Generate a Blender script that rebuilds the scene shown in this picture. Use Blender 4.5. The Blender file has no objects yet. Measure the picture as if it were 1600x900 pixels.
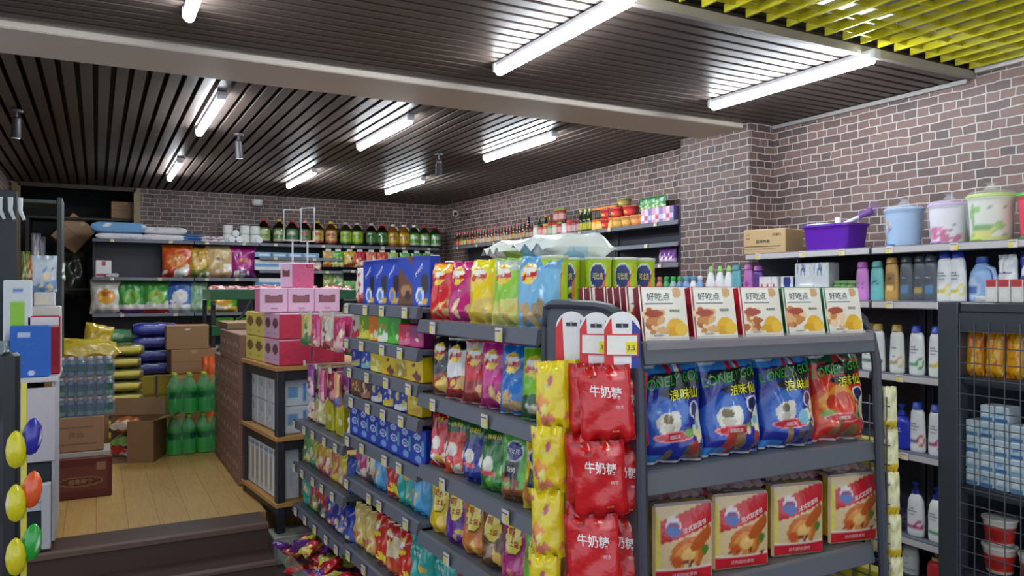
import bpy, math, random
import numpy as np
from mathutils import Vector, Matrix

# ------------------------------------------------------------------ camera, world, exposure
SC = bpy.context.scene
COL = bpy.data.collections.new('shop'); SC.collection.children.link(COL)
YAW = math.radians(28.4); FPX = 1200.0; EYE = 1.6
cd = bpy.data.cameras.new('camera'); cd.sensor_width = 36; cd.lens = 27.0; cd.clip_start = 0.05
cam = bpy.data.objects.new('camera', cd); COL.objects.link(cam)
cam.location = (0, 0, EYE); cam.rotation_euler = (math.radians(90.19), 0, -YAW)
SC.camera = cam
SC.view_settings.view_transform = 'Standard'; SC.view_settings.look = 'None'
SC.view_settings.gamma = 1.0; SC.view_settings.use_curve_mapping = False
SC.view_settings.exposure = 1.42
W = bpy.data.worlds.new('world'); SC.world = W; W.use_nodes = True
W.node_tree.nodes['Background'].inputs[0].default_value = (0.78, 0.86, 1.0, 1)
W.node_tree.nodes['Background'].inputs[1].default_value = 0.55
TUBE_POWER = 26.0        # emission strength of every fluorescent tube
TUBE_COL = (0.86, 0.93, 1.0, 1)

# ------------------------------------------------------------------ geometry of the photograph
def tanw(px): return math.tan(YAW + math.atan((px-800)/FPX))
def dep(X, Y): return X*math.sin(YAW)+Y*math.cos(YAW)
def zat(py, X, Y): return EYE-(py-454)/FPX*dep(X, Y)
def onY(px, Y): return Y*tanw(px)          # X of a pixel column on the plane Y
def onX(px, X): return X/tanw(px)          # Y of a pixel column on the plane X

# ------------------------------------------------------------------ colour, paint
def lin(c):
    c = np.asarray(c, float)/255.0
    return np.where(c <= 0.04045, c/12.92, ((c+0.055)/1.055)**2.4)
def L(c): return tuple(lin(c))
WHITE=(235,235,235); BLACK=(22,22,26)

class Paint:
    """artwork printed on a pack: a list of shapes over u in -1..1, v in 0..1"""
    def __init__(s, base, base2=None, split=None):
        s.base=base; s.ops=[]
        if base2: s.ops.append(('rect',-2,2,-1,split if split else .5,base2,0))
    def rect(s,u0,u1,v0,v1,c,slant=0): s.ops.append(('rect',u0,u1,v0,v1,c,slant)); return s
    def ell(s,cu,cv,ru,rv,c,rot=0): s.ops.append(('ell',cu,cv,ru,rv,c,rot)); return s
    def blobs(s,seed,n,u0,u1,v0,v1,cs,r=(.08,.2),asp=.6):
        R=random.Random(seed)
        for i in range(n):
            q=R.uniform(*r)
            s.ops.append(('ell',R.uniform(u0,u1),R.uniform(v0,v1),q*R.uniform(.7,1.3),q*asp*R.uniform(.6,1.2),R.choice(cs),R.uniform(-1,1)))
        return s
    def __call__(s,U,V):
        out=np.empty(U.shape+(3,)); out[:]=lin(s.base)
        for o in s.ops:
            if o[0]=='rect':
                _,u0,u1,v0,v1,c,sl=o; vv=V-sl*U; m=(U>=u0)&(U<=u1)&(vv>=v0)&(vv<=v1)
            else:
                _,cu,cv,ru,rv,c,rot=o; a=U-cu; b=V-cv; ca,sa=math.cos(rot),math.sin(rot)
                m=((a*ca+b*sa*2)/ru)**2+((-a*sa/2+b*ca)/rv)**2<1
            out[m]=lin(c)
        return out
def art(p): return p if isinstance(p,Paint) else Paint(p)

# ------------------------------------------------------------------ writing
_G={}
def glyphs(s, bold=.006):
    k=(s,bold)
    if k in _G: return _G[k]
    cu=bpy.data.curves.new('t','FONT'); cu.body=s; cu.resolution_u=2; cu.offset=bold; cu.align_x='CENTER'; cu.align_y='CENTER'; cu.size=1
    o=bpy.data.objects.new('t',cu); COL.objects.link(o)
    dg=bpy.context.evaluated_depsgraph_get(); me=o.evaluated_get(dg).to_mesh()
    vs=[(v.co.x,v.co.y) for v in me.vertices]; fs=[tuple(p.vertices) for p in me.polygons]
    bpy.data.objects.remove(o); bpy.data.curves.remove(cu)
    if vs:
        xs=[v[0] for v in vs]; ys=[v[1] for v in vs]; cx=(min(xs)+max(xs))/2; cy=(min(ys)+max(ys))/2; hh=(max(ys)-min(ys)) or 1
        vs=[((x-cx)/hh,(y-cy)/hh) for x,y in vs]
    _G[k]=(vs,fs); return _G[k]

class MB:
    def __init__(s): s.v=[]; s.f=[]; s.c=[]
    def add(s,vs,fs,col):
        """col: one colour, a list per face, or an array per vertex"""
        o=len(s.v); s.v+= [tuple(v) for v in vs]
        pv = isinstance(col,np.ndarray)
        if not pv and not (isinstance(col,list)): col=L(col)
        for i,f in enumerate(fs):
            s.f.append(tuple(o+k for k in f))
            if pv: s.c+= [tuple(col[k]) for k in f]
            elif isinstance(col,list): s.c+= [L(col[i])]*len(f)
            else: s.c+= [col]*len(f)
        return s
    def box(s,x0,x1,y0,y1,z0,z1,col,ch=0,skew=0):
        """box with chamfered edges when ch>0"""
        if x0>x1:x0,x1=x1,x0
        if y0>y1:y0,y1=y1,y0
        if z0>z1:z0,z1=z1,z0
        if ch<=0:
            vs=[(x,y,z) for z in (z0,z1) for x,y in ((x0,y0),(x1,y0),(x1,y1),(x0,y1))]
            fs=[(3,2,1,0),(4,5,6,7),(0,1,5,4),(1,2,6,5),(2,3,7,6),(3,0,4,7)]
            return s.add(vs,fs,col)
        ch=min(ch,(x1-x0)*.45,(y1-y0)*.45,(z1-z0)*.45)
        def ring(i,z): 
            a,b,c,d=x0+i,x1-i,y0+i,y1-i; k=ch
            return [(a+k,c,z),(b-k,c,z),(b,c+k,z),(b,d-k,z),(b-k,d,z),(a+k,d,z),(a,d-k,z),(a,c+k,z)]
        vs=ring(ch,z0)+ring(0,z0+ch)+ring(0,z1-ch)+ring(ch,z1)
        fs=[tuple(range(7,-1,-1)),tuple(range(24,32))]
        for r in range(3):
            for i in range(8): j=(i+1)%8; fs.append((r*8+i,r*8+j,r*8+8+j,r*8+8+i))
        return s.add(vs,fs,col)
    def prism(s,poly,a0,a1,axis,col):
        """poly in the two other axes, extruded along axis"""
        n=len(poly)
        def P(p,a):
            return {'x':(a,p[0],p[1]),'y':(p[0],a,p[1]),'z':(p[0],p[1],a)}[axis]
        vs=[P(p,a0) for p in poly]+[P(p,a1) for p in poly]
        fs=[tuple(range(n-1,-1,-1)),tuple(range(n,2*n))]+[(i,(i+1)%n,n+(i+1)%n,n+i) for i in range(n)]
        return s.add(vs,fs,col)
    def tube(s,pts,r,col,n=8,closed=False):
        pts=[Vector(p) for p in pts]; m=len(pts); vs=[]; fs=[]
        for i,p in enumerate(pts):
            a=pts[(i-1)%m] if (i>0 or closed) else p; b=pts[(i+1)%m] if (i<m-1 or closed) else p
            t=(b-a).normalized(); up=Vector((0,0,1)) if abs(t.z)<.9 else Vector((1,0,0))
            e=t.cross(up).normalized(); g=t.cross(e)
            rr=r[i] if isinstance(r,(list,tuple)) else r
            for k in range(n): q=2*math.pi*k/n; vs.append(p+rr*(math.cos(q)*e+math.sin(q)*g))
        for i in range(m if closed else m-1):
            for k in range(n):
                a=i*n+k; b=i*n+(k+1)%n; c=((i+1)%m)*n+(k+1)%n; d=((i+1)%m)*n+k; fs.append((a,b,c,d))
        if not closed: fs+= [tuple(range(n)),tuple((m-1)*n+k for k in range(n-1,-1,-1))]
        return s.add(vs,fs,col)
    def lathe(s,prof,col,n=20,sx=1,sy=1,c=(0,0),paint=None,h=None,z0=0):
        """prof [(r,z)], optional artwork wrapped on the front half (u = -1..1 over the front)"""
        vs=[];fs=[]; m=len(prof)
        for r,z in prof:
            for k in range(n): q=2*math.pi*k/n; vs.append((c[0]+r*sx*math.cos(q),c[1]+r*sy*math.sin(q),z+z0))
        for i in range(m-1):
            for k in range(n): fs.append((i*n+k,i*n+(k+1)%n,(i+1)*n+(k+1)%n,(i+1)*n+k))
        fs+= [tuple(range(n-1,-1,-1)),tuple((m-1)*n+k for k in range(n))]
        if paint:
            q=np.array([2*math.pi*k/n for k in range(n)]*m); z=np.repeat([p[1] for p in prof],n)
            ang=(q-1.5*math.pi+math.pi)%(2*math.pi)-math.pi
            return s.add(vs,fs,paint(ang/(math.pi/2),z/(h or prof[-1][1])))
        return s.add(vs,fs,col)
    def grid(s,P,nu,nv,paint,U0=-1,U1=1,V0=0,V1=1,flip=False):
        us=np.linspace(U0,U1,nu+1); vv=np.linspace(V0,V1,nv+1)
        vs=[P(u,v) for v in vv for u in us]
        fs=[]
        for j in range(nv):
            for i in range(nu):
                a=j*(nu+1)+i; q=(a,a+1,a+nu+2,a+nu+1); fs.append(q[::-1] if flip else q)
        UU,VV=np.meshgrid(us,vv)
        return s.add(vs,fs,paint(UU.ravel(),VV.ravel()))
    def text(s,txt,P,cu,cv,hv,asp,col,bold=.006,maxu=None,cuts=0,slant=0,rot=0,shear=0):
        """writing laid on the surface P(u,v): hv = glyph height in v, asp = half width / height of the face"""
        vs,fs=glyphs(txt,bold)
        if not vs: return s
        wx=max(v[0] for v in vs)-min(v[0] for v in vs)
        su=hv/asp
        if maxu and wx*su>maxu: k=maxu/(wx*su); su*=k
        if cuts:
            import bmesh
            bm=bmesh.new(); bv=[bm.verts.new((x,y,0)) for x,y in vs]
            for f in fs:
                try: bm.faces.new([bv[i] for i in f])
                except ValueError: pass
            x0=min(v[0] for v in vs); x1=max(v[0] for v in vs)
            for k in range(1,cuts):
                bmesh.ops.bisect_plane(bm,geom=bm.verts[:]+bm.edges[:]+bm.faces[:],plane_co=(x0+(x1-x0)*k/cuts,0,0),plane_no=(1,0,0))
            bm.verts.index_update(); vs=[(v.co.x,v.co.y) for v in bm.verts]; fs=[tuple(v.index for v in f.verts) for f in bm.faces]; bm.free()
        ca,sa=math.cos(rot),math.sin(rot)
        out=[]
        for x,y in vs:
            x,y=x*ca-y*sa,x*sa+y*ca
            out.append(P(cu+(x+shear*y)*su, cv+y*hv+slant*x*su))
        return s.add(out,fs,col)
    def mesh(s,name,mat,smooth=True,ang=35):
        me=bpy.data.meshes.new(name); me.from_pydata(s.v,[],s.f)
        a=me.color_attributes.new('Col','FLOAT_COLOR','CORNER')
        c=np.ones((len(s.c),4),np.float32); c[:,:3]=np.array(s.c,np.float32); a.data.foreach_set('color',c.ravel())
        me.materials.append(mat)
        if smooth:
            me.polygons.foreach_set('use_smooth',[True]*len(me.polygons))
            try: me.set_sharp_from_angle(angle=math.radians(ang))
            except Exception: pass
        me.update(); return me

# ------------------------------------------------------------------ materials (all procedural)
def nodes(m): m.use_nodes=True; return m.node_tree
def printed(name,rough=.4,bump=0,bscale=30,metal=0,alpha=1,trans=0,vary=.06,spec=.5,coat=0):
    m=bpy.data.materials.new(name); t=nodes(m); b=t.nodes['Principled BSDF']
    at=t.nodes.new('ShaderNodeAttribute'); at.attribute_name='Col'
    no=t.nodes.new('ShaderNodeTexNoise'); no.inputs['Scale'].default_value=bscale; no.inputs['Detail'].default_value=3
    tc=t.nodes.new('ShaderNodeTexCoord'); t.links.new(tc.outputs['Object'],no.inputs['Vector'])
    mr=t.nodes.new('ShaderNodeMapRange'); mr.inputs['To Min'].default_value=1-vary; mr.inputs['To Max'].default_value=1+vary
    t.links.new(no.outputs['Fac'],mr.inputs['Value'])
    mx=t.nodes.new('ShaderNodeVectorMath'); mx.operation='SCALE'
    t.links.new(at.outputs['Color'],mx.inputs[0]); t.links.new(mr.outputs['Result'],mx.inputs['Scale'])
    t.links.new(mx.outputs['Vector'],b.inputs['Base Color'])
    b.inputs['Roughness'].default_value=rough; b.inputs['Metallic'].default_value=metal
    b.inputs['Specular IOR Level'].default_value=spec
    b.inputs['Alpha'].default_value=alpha; b.inputs['Transmission Weight'].default_value=trans
    b.inputs['Coat Weight'].default_value=coat; b.inputs['Coat Roughness'].default_value=.1
    if bump:
        bp=t.nodes.new('ShaderNodeBump'); bp.inputs['Strength'].default_value=bump; bp.inputs['Distance'].default_value=.01
        t.links.new(no.outputs['Fac'],bp.inputs['Height']); t.links.new(bp.outputs['Normal'],b.inputs['Normal'])
    return m
M_FILM=printed('printed_film',.24,.55,22,spec=.6,coat=.35)
M_CARD=printed('printed_card',.6,.05,60)
M_GLOSSCARD=printed('gloss_card',.35,.05,40)
M_PLAS=printed('plastic',.3,0,12)
M_GLASS=printed('tinted_glass',.08,0,8,trans=.35,coat=.3)
M_PET=printed('clear_plastic_bottle',.1,.1,20,trans=.55)
M_STEEL=printed('powder_coated_steel',.42,.05,80,spec=.5)
M_WRAP=printed('clear_wrap',.12,.8,16,alpha=.22,vary=.02)
M_WRAP2=printed('gathered_film',.15,.9,26,alpha=.5,vary=.1,coat=.5)
M_CLOTH=printed('cloth',.9,.5,70)
M_WOODY=printed('laminate',.5,.05,30)
M_WIRE=printed('wire',.4,0,30)

def wall_brick(name,plane):
    m=bpy.data.materials.new(name); t=nodes(m); b=t.nodes['Principled BSDF']
    tc=t.nodes.new('ShaderNodeTexCoord'); sp=t.nodes.new('ShaderNodeSeparateXYZ'); cb=t.nodes.new('ShaderNodeCombineXYZ')
    t.links.new(tc.outputs['Object'],sp.inputs[0])
    t.links.new(sp.outputs['X' if plane=='back' else 'Y'],cb.inputs['X']); t.links.new(sp.outputs['Z'],cb.inputs['Y'])
    n1=t.nodes.new('ShaderNodeTexNoise'); n1.inputs['Scale'].default_value=9; n1.inputs['Detail'].default_value=2
    t.links.new(tc.outputs['Object'],n1.inputs['Vector'])
    sc=t.nodes.new('ShaderNodeVectorMath'); sc.operation='SCALE'; sc.inputs['Scale'].default_value=.022
    t.links.new(n1.outputs['Color'],sc.inputs[0]); ad=t.nodes.new('ShaderNodeVectorMath'); ad.operation='ADD'
    t.links.new(cb.outputs[0],ad.inputs[0]); t.links.new(sc.outputs[0],ad.inputs[1])
    br=t.nodes.new('ShaderNodeTexBrick'); t.links.new(ad.outputs[0],br.inputs['Vector'])
    br.inputs['Scale'].default_value=1; br.inputs['Brick Width'].default_value=.135; br.inputs['Row Height'].default_value=.052
    br.inputs['Mortar Size'].default_value=.0038; br.inputs['Mortar Smooth'].default_value=.25; br.inputs['Bias'].default_value=-.1
    br.offset=.42; br.squash=.6; br.squash_frequency=3
    br.inputs['Color1'].default_value=(*L((116,90,82)),1); br.inputs['Color2'].default_value=(*L((74,60,60)),1)
    br.inputs['Mortar'].default_value=(*L((178,172,168)),1)
    n2=t.nodes.new('ShaderNodeTexNoise'); n2.inputs['Scale'].default_value=60; n2.inputs['Detail'].default_value=4
    t.links.new(tc.outputs['Object'],n2.inputs['Vector'])
    mr=t.nodes.new('ShaderNodeMapRange'); mr.inputs['To Min'].default_value=.75; mr.inputs['To Max'].default_value=1.25; t.links.new(n2.outputs['Fac'],mr.inputs['Value'])
    mx=t.nodes.new('ShaderNodeVectorMath'); mx.operation='SCALE'; t.links.new(br.outputs['Color'],mx.inputs[0]); t.links.new(mr.outputs[0],mx.inputs['Scale'])
    t.links.new(mx.outputs[0],b.inputs['Base Color']); b.inputs['Roughness'].default_value=.55
    bp=t.nodes.new('ShaderNodeBump'); bp.inputs['Strength'].default_value=.35; bp.inputs['Distance'].default_value=.004; bp.invert=True
    t.links.new(br.outputs['Fac'],bp.inputs['Height']); t.links.new(bp.outputs['Normal'],b.inputs['Normal'])
    return m
M_BRB=wall_brick('brick_wallpaper_back','back'); M_BRR=wall_brick('brick_wallpaper_side','side')

def wood_floor(name,c1,c2,gap,bw,rh):
    m=bpy.data.materials.new(name); t=nodes(m); b=t.nodes['Principled BSDF']
    tc=t.nodes.new('ShaderNodeTexCoord'); sp=t.nodes.new('ShaderNodeSeparateXYZ'); cb=t.nodes.new('ShaderNodeCombineXYZ')
    t.links.new(tc.outputs['Object'],sp.inputs[0]); t.links.new(sp.outputs['Y'],cb.inputs['X']); t.links.new(sp.outputs['X'],cb.inputs['Y'])
    br=t.nodes.new('ShaderNodeTexBrick'); t.links.new(cb.outputs[0],br.inputs['Vector']); br.inputs['Scale'].default_value=1
    br.inputs['Brick Width'].default_value=bw; br.inputs['Row Height'].default_value=rh; br.inputs['Mortar Size'].default_value=.002
    br.inputs['Color1'].default_value=(*L(c1),1); br.inputs['Color2'].default_value=(*L(c2),1); br.inputs['Mortar'].default_value=(*L(gap),1)
    mp=t.nodes.new('ShaderNodeMapping'); mp.inputs['Scale'].default_value=(22,2,1); t.links.new(tc.outputs['Object'],mp.inputs[0])
    n=t.nodes.new('ShaderNodeTexNoise'); n.inputs['Scale'].default_value=3; n.inputs['Detail'].default_value=5; t.links.new(mp.outputs[0],n.inputs['Vector'])
    mr=t.nodes.new('ShaderNodeMapRange'); mr.inputs['To Min'].default_value=.72; mr.inputs['To Max'].default_value=1.28; t.links.new(n.outputs['Fac'],mr.inputs['Value'])
    mx=t.nodes.new('ShaderNodeVectorMath'); mx.operation='SCALE'; t.links.new(br.outputs['Color'],mx.inputs[0]); t.links.new(mr.outputs[0],mx.inputs['Scale'])
    t.links.new(mx.outputs[0],b.inputs['Base Color']); b.inputs['Roughness'].default_value=.42
    return m
M_FLOORW=wood_floor('light_wood_floor',(206,168,100),(194,152,88),(158,120,72),1.2,.16)
M_FLOORD=wood_floor('dark_tile_floor',(92,78,72),(82,70,66),(50,44,42),.6,.6)

# ------------------------------------------------------------------ linking and labels
ORD='first second third fourth fifth sixth seventh eighth ninth tenth eleventh twelfth thirteenth fourteenth fifteenth sixteenth seventeenth eighteenth nineteenth twentieth'.split()
ORD+=['twenty-'+w for w in ORD[:9]]+['thirtieth']+['thirty-'+w for w in ORD[:9]]+['fortieth']
def tag(o,label=None,cat=None,group=None,kind=None):
    if label: o["label"]=label
    if cat: o['category']=cat
    if group: o['group']=group
    if kind: o['kind']=kind
    return o
def ob(name,me,parent=None,loc=None,rz=None,rot=None):
    o=bpy.data.objects.new(name,me); COL.objects.link(o)
    if parent: o.parent=parent
    if loc is not None: o.location=loc
    if rot is not None: o.rotation_euler=rot
    elif rz is not None: o.rotation_euler=(0,0,rz)
    return o
def thing(name,label,cat,loc=(0,0,0),rz=0,group=None,me=None,rot=None):
    return tag(ob(name,me,None,loc,rz,rot),label,cat,group)
def struct(name,me): return tag(ob(name,me),kind='structure')
def part(name,me,parent,loc=None,rz=None,rot=None,label=None): return tag(ob(name,me,parent,loc,rz,rot),label)
RND=random.Random(7)
def jit(a): return RND.uniform(-a,a)
# ================================================================== THE SHELL
ZC=2.80; XR=4.34; YB=10.03; XL=-.85; ZP=.27; XP=4.10; PY0,PY1=4.02,4.75; BY0,BY1=4.08,4.52; YE=2.57
struct('floor',MB().box(XL-3,XR+.2,-4,YB+.2,-.1,0,(90,78,72)).mesh('floor',M_FLOORD))
# raised back floor with two dark steps in front of it
struct('floor_platform',MB().box(XL-.05,.90,4.78,YB,0.001,ZP,(150,120,80)).box(.90,XR,4.98,YB,0.001,ZP,(150,120,80)).mesh('fp',M_FLOORW))
st=MB()
st.box(XL-.05,.86,4.50,4.779,.001,ZP+.004,(82,62,54)); st.box(XL-.05,.86,4.485,4.53,ZP-.02,ZP+.012,(112,90,80),.004)
st.box(XL-.05,.86,4.26,4.499,.001,.135,(86,66,58)); st.box(XL-.05,.86,4.245,4.29,.12,.143,(112,90,80),.004)
struct('stair_steps',st.mesh('steps',M_STEEL))
struct('plinth_block',MB().box(.905,1.6,4.575,4.775,0.001,.165,(176,174,168),.006).mesh('block',M_CARD))
# walls
OX0,OX1,OZ=-.76,.40,2.785
wb=MB(); wb.box(OX1,XR+.2,YB,YB+.12,0,3.1,(120,100,96)); wb.box(XL-.1,OX0,YB,YB+.12,0,3.1,(120,100,96)); wb.box(OX0,OX1,YB,YB+.12,OZ,3.1,(120,100,96))
struct('wall_back',wb.mesh('wb',M_BRB))
struct('wall_right',MB().box(XR,XR+.12,-4,YB+.1,0,3.3,(120,100,96)).mesh('wr',M_BRR))
struct('wall_left',MB().box(XL-.12,XL,5.2,YB+.1,0,3.1,(120,100,96)).mesh('wl',M_BRR))
pl=MB(); pl.box(XP,XR,PY0+.001,PY1,0,ZC+.02,(120,100,96)); struct('pillar',pl.mesh('pillar',M_BRR))
struct('pillar_face',MB().box(XP+.001,XR,PY0-.004,PY0,0,ZC+.02,(120,100,96)).mesh('pillarf',M_BRB))
struct('trim_1',MB().box(OX1-.02,OX1+.05,YB-.03,YB,ZP,OZ,(150,128,96)).box(OX0-.06,OX0+.02,YB-.03,YB,ZP,OZ,(120,98,72)).box(OX0,OX1,YB-.03,YB,OZ-.03,OZ+.02,(60,44,34)).mesh('doorframe',M_WOODY))
# the store room behind the opening
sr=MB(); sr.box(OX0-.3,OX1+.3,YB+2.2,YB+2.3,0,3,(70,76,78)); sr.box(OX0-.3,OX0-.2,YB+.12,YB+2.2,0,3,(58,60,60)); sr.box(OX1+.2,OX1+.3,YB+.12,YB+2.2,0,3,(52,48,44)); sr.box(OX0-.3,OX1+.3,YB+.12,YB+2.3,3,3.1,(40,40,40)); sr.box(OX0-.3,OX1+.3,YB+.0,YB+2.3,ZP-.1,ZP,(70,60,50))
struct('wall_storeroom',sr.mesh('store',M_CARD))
# ceiling: dark slats. in front they run across the shop, behind the beam they run away from the camera
cp=MB(); cp.box(XL-3,XR,YE,BY0,ZC+.07,ZC+.09,(36,32,32)); cp.box(XL-3,XR,BY1,YB,ZC+.07,ZC+.09,(34,31,32))
struct('ceiling',cp.mesh('ceil',M_CARD))
s1=MB(); y=YE+.03
while y<BY0-.05: s1.box(XL-3,XR-.003,y,y+.060,ZC,ZC+.069,(80,68,62)); y+=.085
struct('ceiling_slats_front',s1.mesh('sl1',M_STEEL))
s2=MB(); x=XL-2.4
while x<XR-.06: s2.box(x,x+.060,BY1+.01,YB-.01,ZC,ZC+.069,(80,68,62)); x+=.088
struct('ceiling_slats_back',s2.mesh('sl2',M_STEEL))
struct('beam',MB().box(XL-3,XP+.02,BY0,BY1,ZC-.03,ZC+.3,(206,194,178),.006).mesh('beam',M_CARD))
struct('trim_2',MB().box(XL-3,XR-.002,YE-.018,YE+.012,ZC-.012,ZC+.03,(150,142,134)).mesh('edge',M_STEEL))
struct('trim_3',MB().box(XR-.03,XR-.001,-4,YE-.03,ZC+.015,ZC+.048,(214,210,205)).box(XR-.025,XR-.001,YE+.02,PY0-.01,ZC-.03,ZC-.005,(150,146,142)).mesh('cornice',M_CARD))
# yellow open-cell ceiling over the shop front
yg=MB(); ZY=ZC+.031
x=XL+.3
while x<XR-.05: yg.box(x,x+.012,-3.9,YE-.03,ZY,ZY+.036,(220,210,44)); x+=.13
y=-3.9
while y<YE-.06: yg.box(XL+.3,XR-.03,y,y+.012,ZY+.012,ZY+.036,(220,210,44)); y+=.13
k=0; y=-3.8
while y<YE-.06: yg.box(XL+.3,XR-.03,y,y+.03,ZY+.0362,ZY+.06,(205,200,60)); y+=.78
struct('ceiling_yellow_grid',yg.mesh('yg',M_PLAS))
struct('ceiling_slab',MB().box(XL-3,XR,-4,YE-.03,ZY+.20,ZY+.24,(176,180,186)).mesh('slab',M_CARD))
# ------------------------------------------------------------------ lamps
m=bpy.data.materials.new('tube_light'); t=nodes(m); b=t.nodes['Principled BSDF']; b.inputs['Base Color'].default_value=(.9,.9,.9,1)
b.inputs['Emission Color'].default_value=TUBE_COL; b.inputs['Emission Strength'].default_value=TUBE_POWER; M_TUBE=m
def tube_light(x,y,label,ln=1.12,z=None):
    z=z or ZC
    t=thing('tube_light',label,'ceiling light',(x,y,z),0,'fluorescent tubes on the ceiling')
    part('housing',MB().box(-.022,.022,-ln/2-.02,ln/2+.02,-.028,-.001,(225,225,228),.004).box(-.026,.026,-ln/2-.03,-ln/2,-.05,-.0012,(215,215,220),.004).box(-.026,.026,ln/2,ln/2+.03,-.05,-.0012,(215,215,220),.004).mesh('housing',M_PLAS),t)
    part('tube',MB().tube([(0,-ln/2,-.048),(0,ln/2,-.048)],.023,(250,250,255),12).mesh('tube',M_TUBE),t)
tube_light(3.40,3.07,'bright fluorescent tube by the pillar, closest to the yellow ceiling')
tube_light(1.86,3.02,'long bright fluorescent tube over the snack shelves, in front of the beam')
tube_light(.34,2.93,'bright fluorescent tube above the steps, cut off by the picture edge')
for x,nm in ((.66,'in the row nearest the storeroom doorway'),(1.87,'in the middle row of the rear ceiling'),(3.01,'in the row nearest the side brick wall')):
    for y,q in ((5.48,'first behind the beam'),(8.1,'second, close to the back wall')):
        tube_light(x,y,'fluorescent tube %s, %s'%(nm,q))
for x,nm in ((.3,'over the shop entrance on the aisle side'),(2.9,'over the shop entrance by the side wall')):  # unseen tubes added to brighten the goods that face the camera
    for y in (.7,-1.6): tube_light(x,y,'added fill tube under the yellow grid %s, %s'%(nm,'inner' if y>0 else 'outer'),z=ZY)
def spotlight(x,y,label,az,tilt):
    t=thing('track_spotlight',label,'spotlight',(x,y,ZC-.001),az,'small ceiling spotlights')
    part('mount',MB().lathe([(.035,-.02),(.04,-.004),(.03,0)],(60,60,64),16).tube([(0,0,-.02),(0,0,-.09)],.008,(60,60,64)).mesh('mount',M_STEEL),t)
    h=part('lamp_head',MB().lathe([(.018,.06),(.026,.05),(.03,-.07),(.033,-.075),(.027,-.07)][::-1],(46,46,50),18).mesh('head',M_STEEL),t,(0,0,-.11),rot=(tilt,0,0))
    part('lens',MB().lathe([(.026,-.082),(.026,-.077)],(235,235,235),16).mesh('lens',M_PLAS),h)
spotlight(-.47,6.03,'dark spotlight on the ceiling near the wall beside the doorway',.3,.15)
spotlight(.95,6.14,'dark spotlight hanging between two tube rows, pointing down',-.4,.25)
spotlight(2.63,6.21,'small spotlight between tubes near the side wall, lens to camera',-.4,.8)
t=thing('dome_camera','white dome security camera high on the back wall','security camera',(1.76,9.93,2.71))
part('housing',MB().lathe([(.03,-.06),(.06,-.045),(.07,0),(.065,.02)],(226,226,226),20).mesh('h',M_PLAS),t); part('lens',MB().lathe([(.012,-.068),(.028,-.06),(.03,-.055)],(40,40,44),14).mesh('h',M_GLASS),t)
part('bracket',MB().box(-.02,.02,.03,.095,-.01,.03,(210,210,210),.004).mesh('h',M_PLAS),t)
t=thing('bullet_camera','small white security camera in the far ceiling corner','security camera',(4.13,9.2,2.62))
part('arm',MB().tube([(0,.1,.17),(0,.06,.1),(0,0,.03)],.01,(70,70,74)).mesh('a',M_STEEL),t)
part('body',MB().tube([(.02,.06,.02),(-.03,-.07,-.02)],[.03,.036],(190,190,190),16).mesh('b',M_PLAS),t); part('lens',MB().tube([(-.03,-.07,-.02),(-.033,-.078,-.023)],.026,(40,40,46),14).mesh('c',M_GLASS),t)

# ================================================================== PACKS: meshes shared by repeats
def bag_surface(w,h,d,seed,seal=.045,waist=.05,crk=1):
    R=random.Random(seed); ph=[R.uniform(0,6.28) for _ in range(8)]; am=[R.uniform(.4,1) for _ in range(8)]
    def P(u,v,side=1,off=0.0):
        e=min(v,1-v)
        puff=max(0,min(1,(e-seal*.6)/.16)); puff=math.sin(puff*math.pi/2)**.8
        cu=max(0,1-abs(u)**2.6)**.55
        ww=w/2*(1-waist*math.sin(math.pi*min(1,max(0,v)))+.012*math.sin(9*v+ph[0]))
        low=1.0+.18*math.cos(math.pi*min(1,max(0,v)))
        t=d/2*puff*cu*low
        cr=.0
        if crk: cr=crk*.062*d*(am[0]*math.sin(7*u+5*v+ph[1])+am[1]*math.sin(13*v-4*u+ph[2])+.7*am[2]*math.sin(17*u*v+ph[3]))*(cu*puff)
        edge=(1-puff)*.012*math.sin(u*9+ph[4])*(1 if crk else 0)*min(1,h*4)
        y=-(t+cr)*side + edge - off*side
        return (u*ww*(1 if side>0 else 1), y, v*h)
    return P
_M={}
def bag_mesh(key,w,h,d,paint,texts=(),nu=26,nv=38,seed=1,back=None,mat=None,seal=.045):
    if key in _M: return _M[key]
    P=bag_surface(w,h,d,seed,seal); mb=MB(); pt=art(paint)
    mb.grid(lambda u,v:P(u,v,1),nu,nv,pt)
    mb.grid(lambda u,v:P(u,v,-1),12,18,art(back or art(paint).base),flip=True)
    asp=(w/2)/h
    for tx in texts:
        s,cu,cv,hv,col=tx[:5]; kw=tx[5] if len(tx)>5 else {}
        kw=dict(kw); off=kw.pop('off',.002)
        mb.text(s,lambda u,v,o=off:P(max(-.98,min(.98,u)),v,1,o),cu,cv,hv,asp,col,**kw)
    _M[key]=mb.mesh(key,mat or M_FILM,ang=60); return _M[key]
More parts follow.
